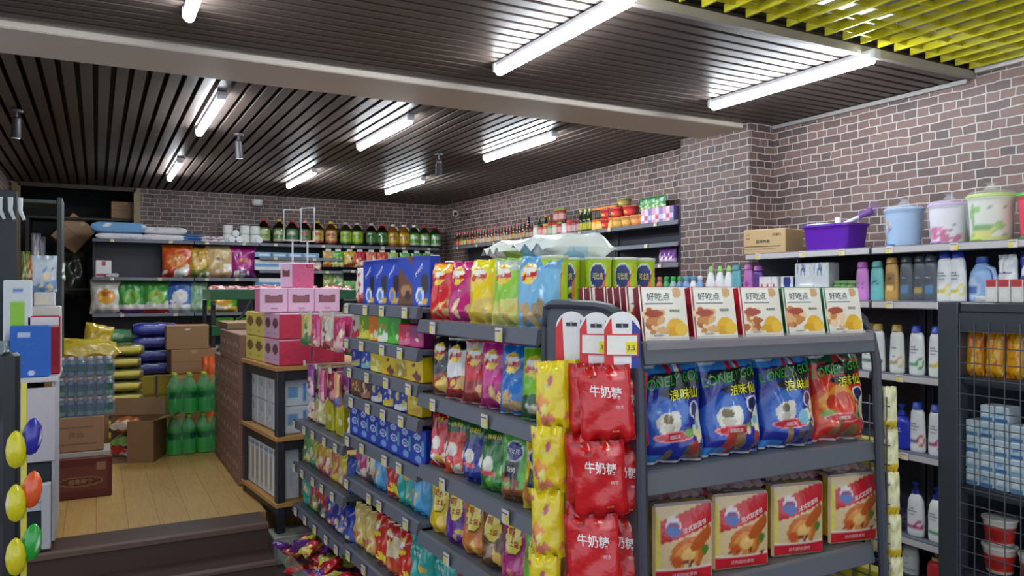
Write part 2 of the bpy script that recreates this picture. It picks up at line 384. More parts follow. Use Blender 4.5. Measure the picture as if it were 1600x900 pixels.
def carton_mesh(key,w,d,h,front,side=None,top=None,texts=(),stexts=(),n=18,mat=None,bulge=.0):
    """front faces -y; side artwork on both ends; origin at the base centre"""
    if key in _M: return _M[key]
    mb=MB(); f=art(front); sd=art(side or f.base); tp=art(top or f.base); x=w/2;y=d/2; c=min(.006,w*.08,h*.08,d*.08)
    def bl(u,v): return bulge*max(0,(1-u*u))*math.sin(math.pi*v)
    F=lambda u,v,o=0:(u*(x-c),-y-bl(u,v)-o,c+v*(h-2*c)); B=lambda u,v:(-u*(x-c),y,c+v*(h-2*c))
    Lf=lambda u,v,o=0:(-x-o,-u*(y-c),c+v*(h-2*c)); R=lambda u,v:(x,u*(y-c),c+v*(h-2*c))
    T=lambda u,v:(u*(x-c),-(y-c)+v*(2*y-2*c),h); D=lambda u,v:(u*(x-c),(y-c)-v*(2*y-2*c),0)
    k=n if f.ops else 2; ks=n if sd.ops else 2; kt=n if tp.ops else 1
    if bulge: k=max(k,8)
    mb.grid(F,k,k,f); mb.grid(B,2,2,Paint(f.base)); mb.grid(Lf,ks,ks,sd); mb.grid(R,ks,ks,sd); mb.grid(T,kt,kt,tp); mb.grid(D,1,1,Paint(f.base))
    # chamfers round the four vertical edges and the rims
    q=[(-x+c,-y),(x-c,-y),(x,-y+c),(x,y-c),(x-c,y),(-x+c,y),(-x,y-c),(-x,-y+c)]
    i8=[(-x+c,-y+c),(x-c,-y+c),(x-c,-y+c),(x-c,y-c),(x-c,y-c),(-x+c,y-c),(-x+c,y-c),(-x+c,-y+c)]
    for a,b in ((1,2),(3,4),(5,6),(7,0)):
        mb.add([(*q[a],c),(*q[b],c),(*q[b],h-c),(*q[a],h-c)],[(0,1,2,3)],f.base)
    for z0,z1,fl in ((c,0,1),(h-c,h,0)):
        for i in range(8):
            j=(i+1)%8; a=[(*q[i],z0),(*q[j],z0),(*i8[j],z1),(*i8[i],z1)]
            mb.add(a,[(3,2,1,0) if fl else (0,1,2,3)],tp.base if not fl else f.base)
    for tx in texts:
        s,cu,cv,hv,col=tx[:5]; kw=tx[5] if len(tx)>5 else {}
        mb.text(s,lambda u,v:F(u,v,.0012),cu,cv,hv,x/h,col,**kw)
    for tx in stexts:
        s,cu,cv,hv,col=tx[:5]; kw=tx[5] if len(tx)>5 else {}
        mb.text(s,lambda u,v:Lf(u,v,.0012),cu,cv,hv,y/h,col,**kw)
    _M[key]=mb.mesh(key,mat or M_CARD,ang=40); return _M[key]
def bottle_meshes(key,prof,cap,body,capcol,sx=1,sy=1,paint=None,mat=None,texts=(),n=22,capsx=None,dn=16):
    if key in _M: return _M[key]
    h=prof[-1][1]; mb=MB(); dense=[]
    for (r0,z0),(r1,z1) in zip(prof,prof[1:]):
        k=max(1,int((z1-z0)/(h/dn)))
        for i in range(k): dense.append((r0+(r1-r0)*i/k,z0+(z1-z0)*i/k))
    dense.append(prof[-1])
    mb.lathe(dense,body,n,sx,sy,paint=paint,h=h)
    def P(u,v,o=.0015):
        z=v*h; r=dense[-1][0]
        for (r0,z0),(r1,z1) in zip(dense,dense[1:]):
            if z0<=z<=z1: r=r0+(r1-r0)*(z-z0)/max(1e-6,z1-z0); break
        q=1.5*math.pi+u*math.pi/2
        return ((r*sx+o)*math.cos(q),(r*sy+o)*math.sin(q),z)
    rm=max(p[0] for p in prof)
    for tx in texts:
        s,cu,cv,hv,col=tx[:5]; kw=tx[5] if len(tx)>5 else {}
        mb.text(s,P,cu,cv,hv,rm*sx*1.5/h,col,**kw)
    b=mb.mesh(key,mat or M_PLAS,ang=50)
    c=MB().lathe(cap,capcol,max(12,n-4),capsx or sx,sy if not capsx else capsx).mesh(key+'cap',M_PLAS,ang=50)
    _M[key]=(b,c); return _M[key]
def bottle(name,ms,label,loc,rz=0,group=None,cat='bottle',capname='cap'):
    t=thing(name,label,cat,loc,rz,group,ms[0]); part(capname,ms[1],t); return t
# ================================================================== SHELVING
SG=(58,62,74); SGD=(44,47,58); SGL=(96,100,110)
TAGW=(216,206,200); TAGY=(226,214,60)
def shelf_parts(root,x0,x1,depth,z,front_y=0,lip=.04,tags=0,tagcol=TAGW,seed=1,yellow=False,th=.02,mirror=1,strip=False):
    """a shelf: board with a sloped price lip at front_y (facing -y); tags hang on the lip"""
    mb=MB(); m=mirror; yb=front_y+depth*m
    mb.box(x0,x1,front_y+.004*m,yb,z-th,z,SGL,.003)
    pr=[(front_y,z+.006),(front_y-.012*m,z+.002),(front_y-.020*m,z-lip),(front_y-.014*m,z-lip-.004),(front_y+.006*m,z-lip+.004),(front_y+.006*m,z-.004)]
    mb.prism([(p[0],p[1]) for p in pr],x0,x1,'x',SGL)
    sh=part('shelf',mb.mesh('shelf',M_STEEL,ang=30),root)
    if strip: part('price_strip',MB().box(x0+.002,x1-.002,front_y-.0235*m,front_y-.0205*m,z-lip+.001,z-.002,(190,184,186),.001).mesh('strip',M_GLOSSCARD),sh)
    R=random.Random(seed); n=tags
    for i in range(n):
        cx=x0+(i+.5+R.uniform(-.25,.25))*(x1-x0)/n; w=.021 if n<4 else .025
        g=MB().box(cx-w,cx+w,front_y-.028*m,front_y-.0245*m,z-lip-.002,z+.001,tagcol,.001)
        g.box(cx+(.002 if i%2 else -w+.002),cx+(w-.002 if i%2 else -.002),front_y-.0292*m,front_y-.0283*m,z-lip+.003,z-lip*.35,TAGY)
        g.box(cx-w+.003,cx+w-.006,front_y-.0290*m,front_y-.0283*m,z-lip*.28,z-lip*.18,(120,110,110))
        part('price_tag',g.mesh('tag',M_CARD),sh)
    return sh
def bay(name,label,x0,x1,depth,top,shelves,loc,rz,two_sided=False,fronts=None,tags=3,back_h=None,lip=.04,strip=False,group=None,cat='shelving unit',base=.1):
    """gondola bay in local axes: front plane y=0 facing -y, back panel at y=depth"""
    r=thing(name,label,cat,loc,rz,group)
    D=depth*2 if two_sided else depth
    part('back_panel',MB().box(x0+.03,x1-.03,depth-.012,depth+(.012 if two_sided else .0),.06,back_h or top,SGD,.003).mesh('bp',M_STEEL),r)
    for x in (x0+.018,x1-.018):
        part('upright',MB().box(x-.017,x+.017,depth-.03,depth+(.03 if two_sided else .012),0,top,SG,.003).mesh('up',M_STEEL),r)
    part('base',MB().box(x0+.01,x1-.01,.02,D-.02,0,base-.022,SGD,.004).mesh('base',M_STEEL),r)
    for i,z in enumerate(shelves):
        fy=(fronts[i] if fronts else 0)
        shelf_parts(r,x0+.002,x1-.002,depth-.014-fy,z,fy,lip,tags,seed=i+3,strip=strip)
        if two_sided: shelf_parts(r,x0+.002,x1-.002,depth-.014,z,2*depth,lip,0,mirror=-1)
    return r
# ---- gondola down the middle of the shop, its aisle side turned to the steps
GA=math.radians(2.0); GO=(1.10,1.855)
gd=(-math.sin(GA),math.cos(GA)); gn=(-math.cos(GA),-math.sin(GA))
def G(s,t,z): return (GO[0]+s*gd[0]+t*gn[0],GO[1]+s*gd[1]+t*gn[1],z)
GRZ=-math.pi/2+GA
# local axes of a bay: x runs from the far end to the near end  (x = -s), y into the shelf (y=-t)
ZN=[1.487,1.213,.948,.700,.40,.12]; ZM=[1.535,1.375,1.243,1.110,.925,.725,.40,.12]; ZT=[.860,.615,.375,.12]
bay('gondola_bay','near bay of the central grey gondola, stocked with crisp bags, price lips to the aisle',-.838,-.003,.40,1.50,ZN,(GO[0],GO[1],0),GRZ,True,tags=2)
bay('gondola_bay','middle bay of the central grey gondola, with many close shelves of small boxes',-1.722,-.842,.40,1.58,ZM,(GO[0],GO[1],0),GRZ,True,fronts=[.0]*8,tags=4)
bay('gondola_bay','far bay of the central grey gondola, packs hanging on hooks above its low shelves',-2.64,-1.726,.40,1.50,ZT,(GO[0],GO[1],0),GRZ,True,tags=5)
part('top_deck',MB().box(-.838,-.003,.0,.80,1.467,1.4868,SGL,.003).mesh('deck',M_STEEL),[o for o in COL.objects if o.name=='gondola_bay'][0])

def on_gondola(name,me,label,cat,s,z,t=-.09,group=None,tw=0,lean=0):
    p=G(s,t,z+.001)
    return thing(name,label,cat,p,None,group,me,rot=(lean,0,GRZ+tw))

# ------------------------------------------------------------------ crisp bags
RED=(214,30,34); MAG=(196,28,120); YEL=(240,206,30); GRN=(70,168,52); LBL=(96,172,222); BLK=(26,24,28); ORG=(238,120,30); PUR=(104,44,150); TEAL=(40,176,164); BLU=(28,62,168); BRN=(112,58,30)
def crisps(key,body,top=None,low=None,chip=(230,190,110),w=.155,h=.215,seed=1,wave=False):
    p=Paint(body)
    if low: p.rect(-1,1,0,.38,low,.05)
    if top: p.rect(-1,1,.8,1,top,.0)
    p.rect(-1,1,0,.022,(210,210,205)).rect(-1,1,.975,1,body)
    p.blobs(seed,7,-.5,.9,.08,.30,[chip,tuple(min(255,int(c*1.1)) for c in chip),tuple(int(c*.85) for c in chip)],(.16,.34),.22)
    p.ell(-.28,.74,.46,.15,(246,214,70)).ell(-.28,.735,.38,.125,(236,150,50)).ell(-.28,.79,.40,.05,(250,250,235))
    p.rect(-.72,.18,.69,.765,(206,26,30),.06).ell(-.28,.655,.25,.045,(246,214,70))
    return bag_mesh(key,w,h,.066,p,[('乐事',-.28,.728,.05,(250,250,250),{'cuts':4,'slant':.06}),('薯片',.05,.5,.03,(240,240,240),{'cuts':3})],seed=seed,nu=30,nv=44)
C1=[(crisps('cr_red',RED,(246,180,40),None,(232,186,110),seed=1),'bright red crisp bag with a gold top'),
    (crisps('cr_mag',MAG,None,None,(236,208,150),seed=2),'magenta crisp bag'),
    (crisps('cr_yel',(240,210,24),(232,226,20),(226,190,60),(232,200,90),seed=3),'yellow crisp bag'),
    (crisps('cr_grn',(150,206,70),(196,204,196),(214,214,110),(220,190,100),seed=4),'pale green crisp bag'),
    (crisps('cr_lbl',(120,186,228),(100,160,210),None,(190,160,110),seed=5),'light blue crisp bag')]
g='crisp bags on the top shelf of the near gondola bay'
spx=[682,712,748,786,828]
for i,((me,lb),px) in enumerate(zip(C1,spx)):
    s=.735-.158*i
    o=on_gondola('crisp_bag',me,lb+', top shelf of the near gondola bay','crisps',s,1.488,-.05,g,tw=.36+jit(.08),lean=-.08)
# second row behind them: blue biscuit boxes, brown packs and more crisps
def oreo(key,c=(24,64,180),c2=(240,240,240),w=.13,h=.2,d=.05,txt='奥利奥'):
    p=Paint(c).ell(.5,.45,.5,.2,(36,30,36)).ell(-.1,.2,.5,.16,c2).ell(-.1,.2,.3,.1,(90,140,220)).rect(-1,1,.9,1,(20,40,140)).ell(.4,.1,.4,.06,(226,180,60))
    return carton_mesh(key,w,d,h,p,c,c,[(txt,-.15,.72,.1,(250,250,250),{'slant':.25,'bold':.012,'maxu':1.5})],mat=M_GLOSSCARD)
OR1=oreo('oreo'); OR2=oreo('oreo2',(30,70,190),(236,170,60)); 
COC=carton_mesh('cocoa_box',.13,.05,.20,Paint((110,66,40)).rect(-1,1,.6,1,(26,66,176),-.2).ell(0,.3,.7,.14,(180,130,90)).ell(.2,.2,.4,.1,(60,40,34)),(120,70,40),(110,66,40),mat=M_GLOSSCARD)
for i in range(5):
    on_gondola('biscuit_box',[OR1,OR2,COC,COC,OR1][i],'%s biscuit box standing behind the crisps, %s from the far end'%(['blue','blue and gold','blue and brown','blue and brown','blue'][i],ORD[i]),'box',.76-.14*i,1.488,-.20,'biscuit boxes behind the crisps',tw=jit(.05))
    on_gondola('crisp_bag',[C1[4][0],C1[0][0],C1[3][0],C1[4][0],C1[3][0]][i],'crisp bag in the back row on the near bay top, %s from far end'%ORD[i],'crisps',.74-.14*i,1.488,-.32,'back row of crisps on the gondola top',tw=jit(.1))
# large pillow bags lying on top
def bigbag(key,c1,c2,c3,seed):
    p=Paint(c1).blobs(seed,9,-.9,.9,.1,.9,[c2,c2,c3,(232,236,238)],(.3,.7),.3).rect(-1,1,0,.03,c3).rect(-1,1,.97,1,(214,220,224))
    return bag_mesh(key,.17,.31,.085,p,seed=seed,nu=44,nv=64,mat=M_FILM)
me=bigbag('big_green',(226,232,222),(170,206,110),(190,214,150),31)
thing('pillow_pack','large pale green snack bag lying on top of the stacked crisps','crisps',(1.52,2.38,1.742),0,'big bags lying on top',me,rot=(math.radians(91),0,math.radians(-95)))
me=bigbag('big_blue',(232,238,242),(150,200,234),(190,220,238),32)
thing('pillow_pack','large white and light blue snack bag lying on top beside the green cans','crisps',(1.49,2.14,1.745),0,'big bags lying on top',me,rot=(math.radians(92),0,math.radians(-80)))
# ------------------------------------------------------------------ green crisp canisters
def canister():
    p=Paint((184,214,40)).rect(-.55,.15,.2,.5,(34,36,44),.1).ell(-.1,.76,.44,.20,(245,245,245)).ell(-.1,.76,.39,.175,(38,56,120)).rect(.15,.5,.25,.55,(240,130,60),.7).rect(.3,.55,.2,.5,(184,214,40),.7).rect(-1.9,-1.1,.1,.9,(120,150,40))
    p.blobs(4,5,-.6,.5,.05,.2,[(232,220,190),(220,190,110)],(.1,.25),.3)
    return bottle_meshes('canister',[(.038,0),(.040,.004),(.040,.198),(.041,.2),(.041,.205)],[(.0405,.2052),(.0425,.207),(.0425,.214),(.036,.215)],None,(228,232,214),paint=p,mat=M_GLOSSCARD,n=72,dn=44,
        texts=[('可比克',-.1,.76,.10,(250,236,120),{'maxu':.5}),('薯片',-.2,.4,.09,(240,240,240),{'maxu':.6}),('TASTE',-.2,.28,.04,(240,240,240),{'maxu':.6})])
cn=canister()
for i,(px,Y) in enumerate(((866,1.94),(887,2.03),(935,1.96),(975,1.94),(1003,1.96))):
    bottle('crisp_canister',cn,'lime green crisp canister with a round blue emblem, %s from the light blue crisp bag'%ORD[i],(onY(px,Y),Y,1.4882),-.5+[0,.05,.0,-.1,.15][i],'lime green crisp canisters on top of the gondola','canister','lid')
for i,(px,Y) in enumerate(((905,2.06),(955,2.05))):
    bottle('crisp_canister',cn,'lime green crisp canister in the second row, %s of the pair behind'%ORD[i],(onY(px,Y),Y,1.4882),-1.3,'lime green crisp canisters on top of the gondola','canister','lid')

# second and lower rows of the near bay
C2=[(crisps('b_blk',BLK,None,(150,60,30),(226,190,90),seed=11),'black crisp bag with golden sticks'),
    (crisps('b_wht',(222,222,220),(20,20,24),(160,30,40),(232,190,90),seed=12),'white, black and dark red crisp bag'),
    (crisps('b_red',(196,24,30),(220,216,210),(150,50,40),(214,160,100),seed=13),'tilted dark red crisp bag'),
    (crisps('b_mag',(204,50,140),None,(170,30,110),(236,200,120),seed=14),'pink crisp bag with yellow chips'),
    (crisps('b_blu',(34,116,196),None,None,(196,160,110),seed=15),'blue crisp bag'),
    (crisps('b_grn',(120,190,40),None,(30,90,50),(220,220,200),seed=16),'small green crisp bag')]
g='crisp bags on the second shelf of the near gondola bay'
for i,(me,lb) in enumerate(C2):
    on_gondola('crisp_bag',me,lb+', on the second shelf of the near gondola bay','crisps',.745-.131*i,1.214,-.06,g,tw=.36+jit(.07),lean=-.13 if i==2 else -.07)
for i in range(5): on_gondola('crisp_bag',[C2[3][0],C2[2][0],C2[3][0],C2[3][0],C2[5][0]][i],'crisp bag, back row of the near bay second shelf, %s from far end'%ORD[i],'crisps',.70-.14*i,1.214,-.17,'back row of crisps on the second shelf',tw=jit(.1))
def snack(key,body,shape='face',w=.15,h=.21,seed=1,title='浪味仙',tc=(240,220,30),c2=None,lowc=None,tx=None,d=.07,nu=28,nv=40):
    p=Paint(body); R=random.Random(seed)
    if c2: p.rect(-1,1,.72,1,c2,.06)
    if lowc: p.blobs(seed,10,-.9,.9,.03,.35,lowc,(.16,.36),.3)
    if shape=='lonely': p.ell(-.3,.42,.36,.12,(236,232,220)).ell(.55,.5,.18,.09,(30,30,40)).ell(.6,.38,.2,.12,(240,236,230)).ell(-.25,.28,.5,.035,(226,90,100))
    if shape=='ovals': p.ell(-.1,.62,.52,.24,(40,30,20)).ell(-.1,.62,.48,.22,(246,226,90))
    if shape=='shield': p.ell(-.1,.74,.5,.15,(230,230,240)).ell(-.1,.74,.43,.13,(30,50,130)).rect(-.6,.2,.35,.6,(36,40,46))
    if shape=='fish': p.blobs(seed+9,8,-.8,.9,.1,.9,[(226,206,90),(240,190,80)],(.1,.18),.3)
    return bag_mesh(key,w,h,d,p,tx if tx is not None else [(title,-.05,.84,.08,tc,{'cuts':5,'maxu':1.5,'bold':.012})],seed=seed,nu=nu,nv=nv)
C3=[(snack('c_red1',RED,'lonely',seed=21,title='奇多',tc=(246,220,30),c2=(150,20,24),lowc=[(230,190,90),(236,236,230)]),'red snack bag with yellow lettering'),
    (snack('c_red2',(216,60,40),'lonely',seed=22,c2=(30,90,50),lowc=[(230,90,40),(236,226,200),(240,240,236)]),'orange-red snack bag with a green top'),
    (snack('c_blu',(26,48,140),'lonely',seed=23,c2=(30,90,50),lowc=[(26,48,150),(60,90,190)]),'dark blue snack bag with a green top'),
    (snack('c_grn1',(60,140,60),'lonely',seed=24,c2=(30,90,40),lowc=[(90,170,60),(30,110,50)]),'mid green snack bag with a white figure panel'),
    (snack('c_grn2',(96,190,70),'shield',seed=25,lowc=[(150,90,40),(130,70,30)],tx=[('可比克',-.1,.74,.07,(240,240,250),{'maxu':.8,'cuts':4}),('烧烤',-.2,.47,.09,(240,240,240),{'cuts':3})]),'bright green snack bag with a blue shield emblem'),
    (snack('c_yel',(236,210,40),'shield',seed=26,lowc=[(190,110,40),(210,140,60)],tx=[('可比克',-.1,.74,.07,(240,240,250),{'maxu':.8,'cuts':4})]),'yellow snack bag with a blue shield emblem')]
g='snack bags on the third shelf of the near gondola bay'
for i,(me,lb) in enumerate(C3):
    on_gondola('snack_bag',me,lb+', third shelf of the near gondola bay','snack bag',.755-.134*i,.949,-.06,g,tw=.34+jit(.08),lean=-.06)
for i in range(5): on_gondola('snack_bag',[C3[0][0],C3[1][0],C3[2][0],C3[4][0],C3[3][0]][i],'snack bag, back row of the near bay third shelf, %s from far end'%ORD[i],'snack bag',.70-.14*i,.949,-.18,'back row of snacks on the third shelf',tw=jit(.1))
def potato(key,c,seed,low): return snack(key,c,'ovals',seed=seed,tx=[('呀',-.22,.70,.13,(190,30,30),{'bold':.012,'cuts':3}),('土豆',.0,.56,.09,(190,30,30),{'bold':.012,'cuts':3})],lowc=low,h=.215)
C4=[(potato('d_yel',(236,206,30),41,[(220,180,60)]),'yellow potato snack bag'),(potato('d_pur',PUR,42,[(210,180,70),PUR]),'purple potato snack bag'),(potato('d_org',(206,120,50),43,[(236,190,60),(226,140,40)]),'orange-brown potato snack bag'),
    (potato('d_brn',(110,70,40),44,[(226,190,90),(150,110,60)]),'brown potato snack bag'),(potato('d_mag',(180,40,120),45,[(230,130,110),(220,90,150)]),'magenta potato snack bag'),(potato('d_grn',(120,196,50),46,[(120,196,50)]),'green potato snack bag')]
g='potato snack bags on the fourth shelf of the near gondola bay'
for i,(me,lb) in enumerate(C4):
    on_gondola('snack_bag',me,lb+' with a big yellow oval, fourth shelf of the near gondola bay','snack bag',.755-.134*i,.701,-.06,g,tw=.32+jit(.08),lean=-.06)
FISH=snack('e_teal',TEAL,'fish',w=.17,h=.23,seed=51,tx=[('好多鱼',-.1,.76,.09,(250,250,250),{'cuts':4,'bold':.012})]); FISHB=snack('e_blue',(80,170,220),'fish',w=.16,h=.22,seed=52,tx=[('好多鱼',-.1,.76,.09,(250,250,250),{'cuts':4,'bold':.012})])
LBAG=crisps('l_bag',(230,214,170),(200,40,40),(200,60,40),(220,110,50),seed=57); RBAG=crisps('r_bag',(214,50,34),None,None,(240,210,60),seed=58)
for i in range(5):
    on_gondola('snack_bag',[FISH,LBAG,RBAG,FISH,FISHB][i],['teal fish snack bag','cream and red snack bag','red snack bag with yellow flakes','second teal fish snack bag','sky blue fish snack bag'][i]+' on the low shelf of the near gondola bay','snack bag',.74-.16*i,.401,-.06,'snack bags on the low shelf of the near bay',tw=jit(.1),lean=-.05)
# ------------------------------------------------------------------ middle bay, shelf by shelf
def sm(key,c,c2,w=.09,h=.10,d=.05,txt=None,tc=WHITE,dots=None,seed=1):
    p=Paint(c).rect(-1,1,.0,.3,c2,.1).blobs(seed,5,-.7,.7,.15,.7,dots or [c2,(240,230,200)],(.15,.35),.4)
    return carton_mesh(key,w,d,h,p,c,c,[(txt,-.1,.78,.16,tc,{'maxu':1.5,'bold':.012})] if txt else [],mat=M_GLOSSCARD)
def pouch(key,c,c2,w=.10,h=.14,d=.04,txt=None,tc=WHITE,seed=1,dots=None):
    p=Paint(c).rect(-1,1,.0,.25,c2,.1).blobs(seed,6,-.7,.7,.1,.65,dots or [c2,(240,220,180)],(.15,.4),.35)
    return bag_mesh(key,w,h,d,p,[(txt,-.1,.8,.12,tc,{'maxu':1.5,'bold':.012})] if txt else [],seed=seed,nu=16,nv=20)
def lay(rowname,items,s0,s1,z,t,tmpl,cat,group,tw=.05,name=None,back=True):
    n=len(items)
    for i,(me,lb,*nm) in enumerate(items):
        s=s1-(i+.5)*(s1-s0)/n
        on_gondola(nm[0] if nm else (name or cat.replace(' ','_')),me,tmpl%(lb,ORD[i]),cat,s,z,t,group,tw=tw+jit(.04))
B1=[(pouch('m_pw',(236,220,214),(214,60,60),.11,.17,.05,'薯片',(200,30,40),61),'white and red pack'),(OR1,'blue biscuit box'),(OR1,'blue biscuit box'),(OR2,'blue and orange biscuit box'),(COC,'blue and brown biscuit box'),(OR1,'blue biscuit box')]
lay('',B1,.86,1.72,1.536,-.06,'%s, top shelf of middle bay, %s from far end','box','boxes on the top shelf of the middle bay',name='biscuit_box',tw=.12)
B2=[(sm('m_wy',(220,206,190),(200,60,70),.09,.11,dots=[(150,60,60)],seed=62),'white and pink'),(sm('m_gy',(120,170,40),(230,220,90),.11,.12,dots=[(226,210,60)],seed=63),'lime and yellow'),(sm('m_go',(236,130,40),(240,200,60),.11,.12,dots=[(236,236,230),(240,160,60)],seed=64),'orange'),
    (sm('m_gg',(84,190,50),(240,240,220),.11,.12,dots=[(236,240,230),(230,150,60)],seed=65),'bright green'),(sm('m_gg2',(60,160,40),(84,190,50),.11,.12,seed=66),'plain green'),(sm('m_rp',(206,34,60),(220,110,140),.1,.09,dots=[(236,120,160),(150,90,160)],seed=67),'red and pink'),(sm('m_pp',(140,30,100),(200,50,120),.1,.09,seed=68),'purple')]
lay('',B2,.88,1.70,1.376,-.045,'%s snack box, second shelf of middle bay, %s from far end','box','snack boxes on the second shelf of the middle bay',name='snack_box',tw=.1)
B3=[(sm('m_b1',(40,60,170),(200,190,120),.1,.10,dots=[(190,200,120),(70,110,200)],seed=71),'blue'),(sm('m_b2',(44,76,180),(120,190,190),.1,.10,dots=[(160,210,200),(230,220,190)],seed=72),'blue and teal'),(sm('m_y1',(232,206,30),(240,224,90),.12,.10,dots=[(250,240,160)],seed=73),'yellow'),
    (sm('m_y2',(236,200,24),(232,180,30),.12,.10,dots=[(120,60,30),(240,230,160)],seed=74),'yellow and brown'),(sm('m_y3',(220,190,30),(180,150,30),.12,.11,seed=75),'dark yellow'),(sm('m_y2',0,0),'yellow and brown')]
lay('',B3,.88,1.70,1.244,-.04,'%s cake box, third shelf of middle bay, %s from far end','box','cake boxes on the third shelf of the middle bay',name='cake_box',tw=.1)
B4=[(sm('m_k1',(150,96,50),(90,50,40),.1,.10,dots=[(226,190,120)],seed=76),'brown'),(sm('m_k2',(96,60,50),(180,120,90),.1,.10,dots=[(226,200,170)],seed=77),'dark brown'),(sm('m_k3',(36,56,160),(230,230,220),.11,.10,dots=[(230,210,90)],seed=78),'blue and white'),(sm('m_k4',(40,70,180),(240,210,60),.11,.10,seed=79),'blue and yellow'),(sm('m_k3',0,0),'blue and white'),(sm('m_k5',(232,200,30),(200,160,30),.11,.10,seed=80),'all yellow')]
lay('',B4,.88,1.70,1.111,-.04,'%s candy box, fourth shelf of middle bay, %s from far end','box','candy boxes on the fourth shelf of the middle bay',name='candy_box',tw=.1)
tubb=carton_mesh('blue_biscuits',.115,.06,.142,Paint((30,62,172)).ell(-.1,.80,.5,.09,(226,228,240)).ell(-.1,.79,.42,.06,(60,110,210)).ell(0,.48,.55,.11,(226,228,240)).ell(0,.47,.46,.08,(50,100,205)).ell(.1,.16,.5,.11,(120,160,214)).rect(.6,.95,.3,.7,(90,170,190)),(24,50,150),(40,80,190),[('奥利奥',-.1,.78,.07,(250,250,250),{'maxu':.8}),('奥利奥',0,.47,.07,(250,250,250),{'maxu':.8})],mat=M_GLOSSCARD,n=26)
for i in range(7):
    on_gondola('biscuit_box',tubb,'blue biscuit box with white ovals, fifth shelf of middle bay, %s from far end'%ORD[i],'box',1.645-.122*i,.926,-.045,'blue biscuit boxes on the fifth shelf of the middle bay',tw=.08+jit(.03))
B6=[(pouch('n_pk',(206,60,130),(236,214,190),.12,.16,.05,'鱼',(230,50,90),81,[(230,220,190),(80,120,190)]),'pink'),(pouch('n_cr',(226,210,170),(80,60,60),.12,.17,.05,'鱼',(200,60,60),82,[(90,90,110),(240,120,50)]),'cream'),(FISHB,'sky blue fish'),(RBAG,'red'),(FISH,'teal fish'),(FISHB,'sky blue fish')]
lay('',B6,.87,1.71,.726,-.06,'%s snack bag, sixth shelf of middle bay, %s from far end','snack bag','snack bags on the sixth shelf of the middle bay',name='snack_bag',tw=.12)
HOT=snack('hotdog',(222,196,110),'',w=.14,h=.2,seed=84,tx=[],lowc=[(190,90,50),(226,190,90)]); 
B7=[(HOT,'beige'),(HOT,'beige'),(RBAG,'red'),(LBAG,'cream and red'),(RBAG,'red'),(FISH,'teal fish')]
lay('',B7,.87,1.71,.401,-.06,'%s snack bag, low shelf of middle bay, %s from far end','snack bag','snack bags on the low shelf of the middle bay',name='snack_bag',tw=.12)
# ------------------------------------------------------------------ far bay
T1=[(pouch('t_w',(226,206,196),(200,80,90),.12,.10,.06,None,seed=91),'white'),(pouch('t_tan',(206,190,130),(190,170,110),.13,.17,.08,None,seed=92,dots=[(226,216,170)]),'tan'),(sm('t_y',(206,200,50),(180,170,40),.1,.15,seed=93),'yellow'),(sm('t_y',0,0),'yellow'),(pouch('t_pl',(236,230,220),(226,200,190),.13,.13,.06,None,seed=94),'crumpled white')]
lay('',T1,1.73,2.62,.861,-.08,'%s pack, upper shelf of far bay, %s from far end','pack','packs on the upper shelf of the far bay',name='food_pack',tw=.1)
cs=[((90,160,90),(200,210,80)),((160,180,60),(80,150,120)),((214,170,60),(200,90,70)),((226,190,70),(190,80,120)),((206,120,90),(226,200,80)),((226,196,60),(220,110,60)),((60,90,170),(90,150,200))]
T2=[(pouch('u%d'%i,a,b,.11,.17,.05,None,seed=100+i),nm) for i,((a,b),nm) in enumerate(zip(cs,['green','olive','orange','yellow','salmon','gold','blue']))]
lay('',T2,1.73,2.62,.616,-.06,'%s sweet pouch, middle shelf of far bay, %s from far end','pouch','sweet pouches on the middle shelf of the far bay',name='sweet_pouch',tw=.1)
cs=[((40,160,140),(60,190,170)),((190,60,60),(110,160,60)),((180,50,60),(60,80,60)),((36,56,150),(190,90,130)),((36,50,140),(60,100,200)),((40,60,160),(90,110,200))]
T3=[(pouch('w%d'%i,a,b,.12,.17,.06,None,seed=120+i),nm) for i,((a,b),nm) in enumerate(zip(cs,['teal','red and green','dark red','blue and pink','navy','royal blue']))]
lay('',T3,1.73,2.62,.376,-.06,'%s sweet pouch, low shelf of far bay, %s from far end','pouch','sweet pouches on the low shelf of the far bay',name='sweet_pouch',tw=.1)
# hooks with hanging packs
HK=[]
def hook(s,z,t0=-.38,t1=.03):
    a=G(s,t0,z);b=G(s,t1,z);c=G(s,t1+.004,z+.02)
    d=G(s,t1+.006,z)
    mb=MB().tube([(0,0,0),(b[0]-a[0],b[1]-a[1],0),(c[0]-a[0],c[1]-a[1],.02)],.003,(190,190,190),6)
    HK.append(1); t=thing('display_hook','wire hook holding sweet packs on the far gondola bay, %s from the steps end'%ORD[len(HK)-1],'hook',a,0,'wire hooks on the far gondola bay',mb.mesh('hook',M_STEEL))
    mb=MB().box(-.022,.022,-.002,.001,-.006,.022,(214,206,196),.001); part('price_plate',mb.mesh('plate',M_CARD),t,(b[0]-a[0]+gn[0]*.008,b[1]-a[1]+gn[1]*.008,0),rz=GRZ)
HANG=[('h1',(206,190,110),(90,140,90)),('h2',(220,100,150),(230,180,190)),('h3',(200,60,110),(236,160,190)),('h4',(214,70,130),(230,120,150)),('h5',(236,170,120),(70,90,170)),('h6',(150,70,150),(230,210,230)),('h7',(200,190,170),(160,60,60))]
hm=[pouch(k,a,b,.12,.17,.035,None,seed=140+i) for i,(k,a,b) in enumerate(HANG)]
i=0
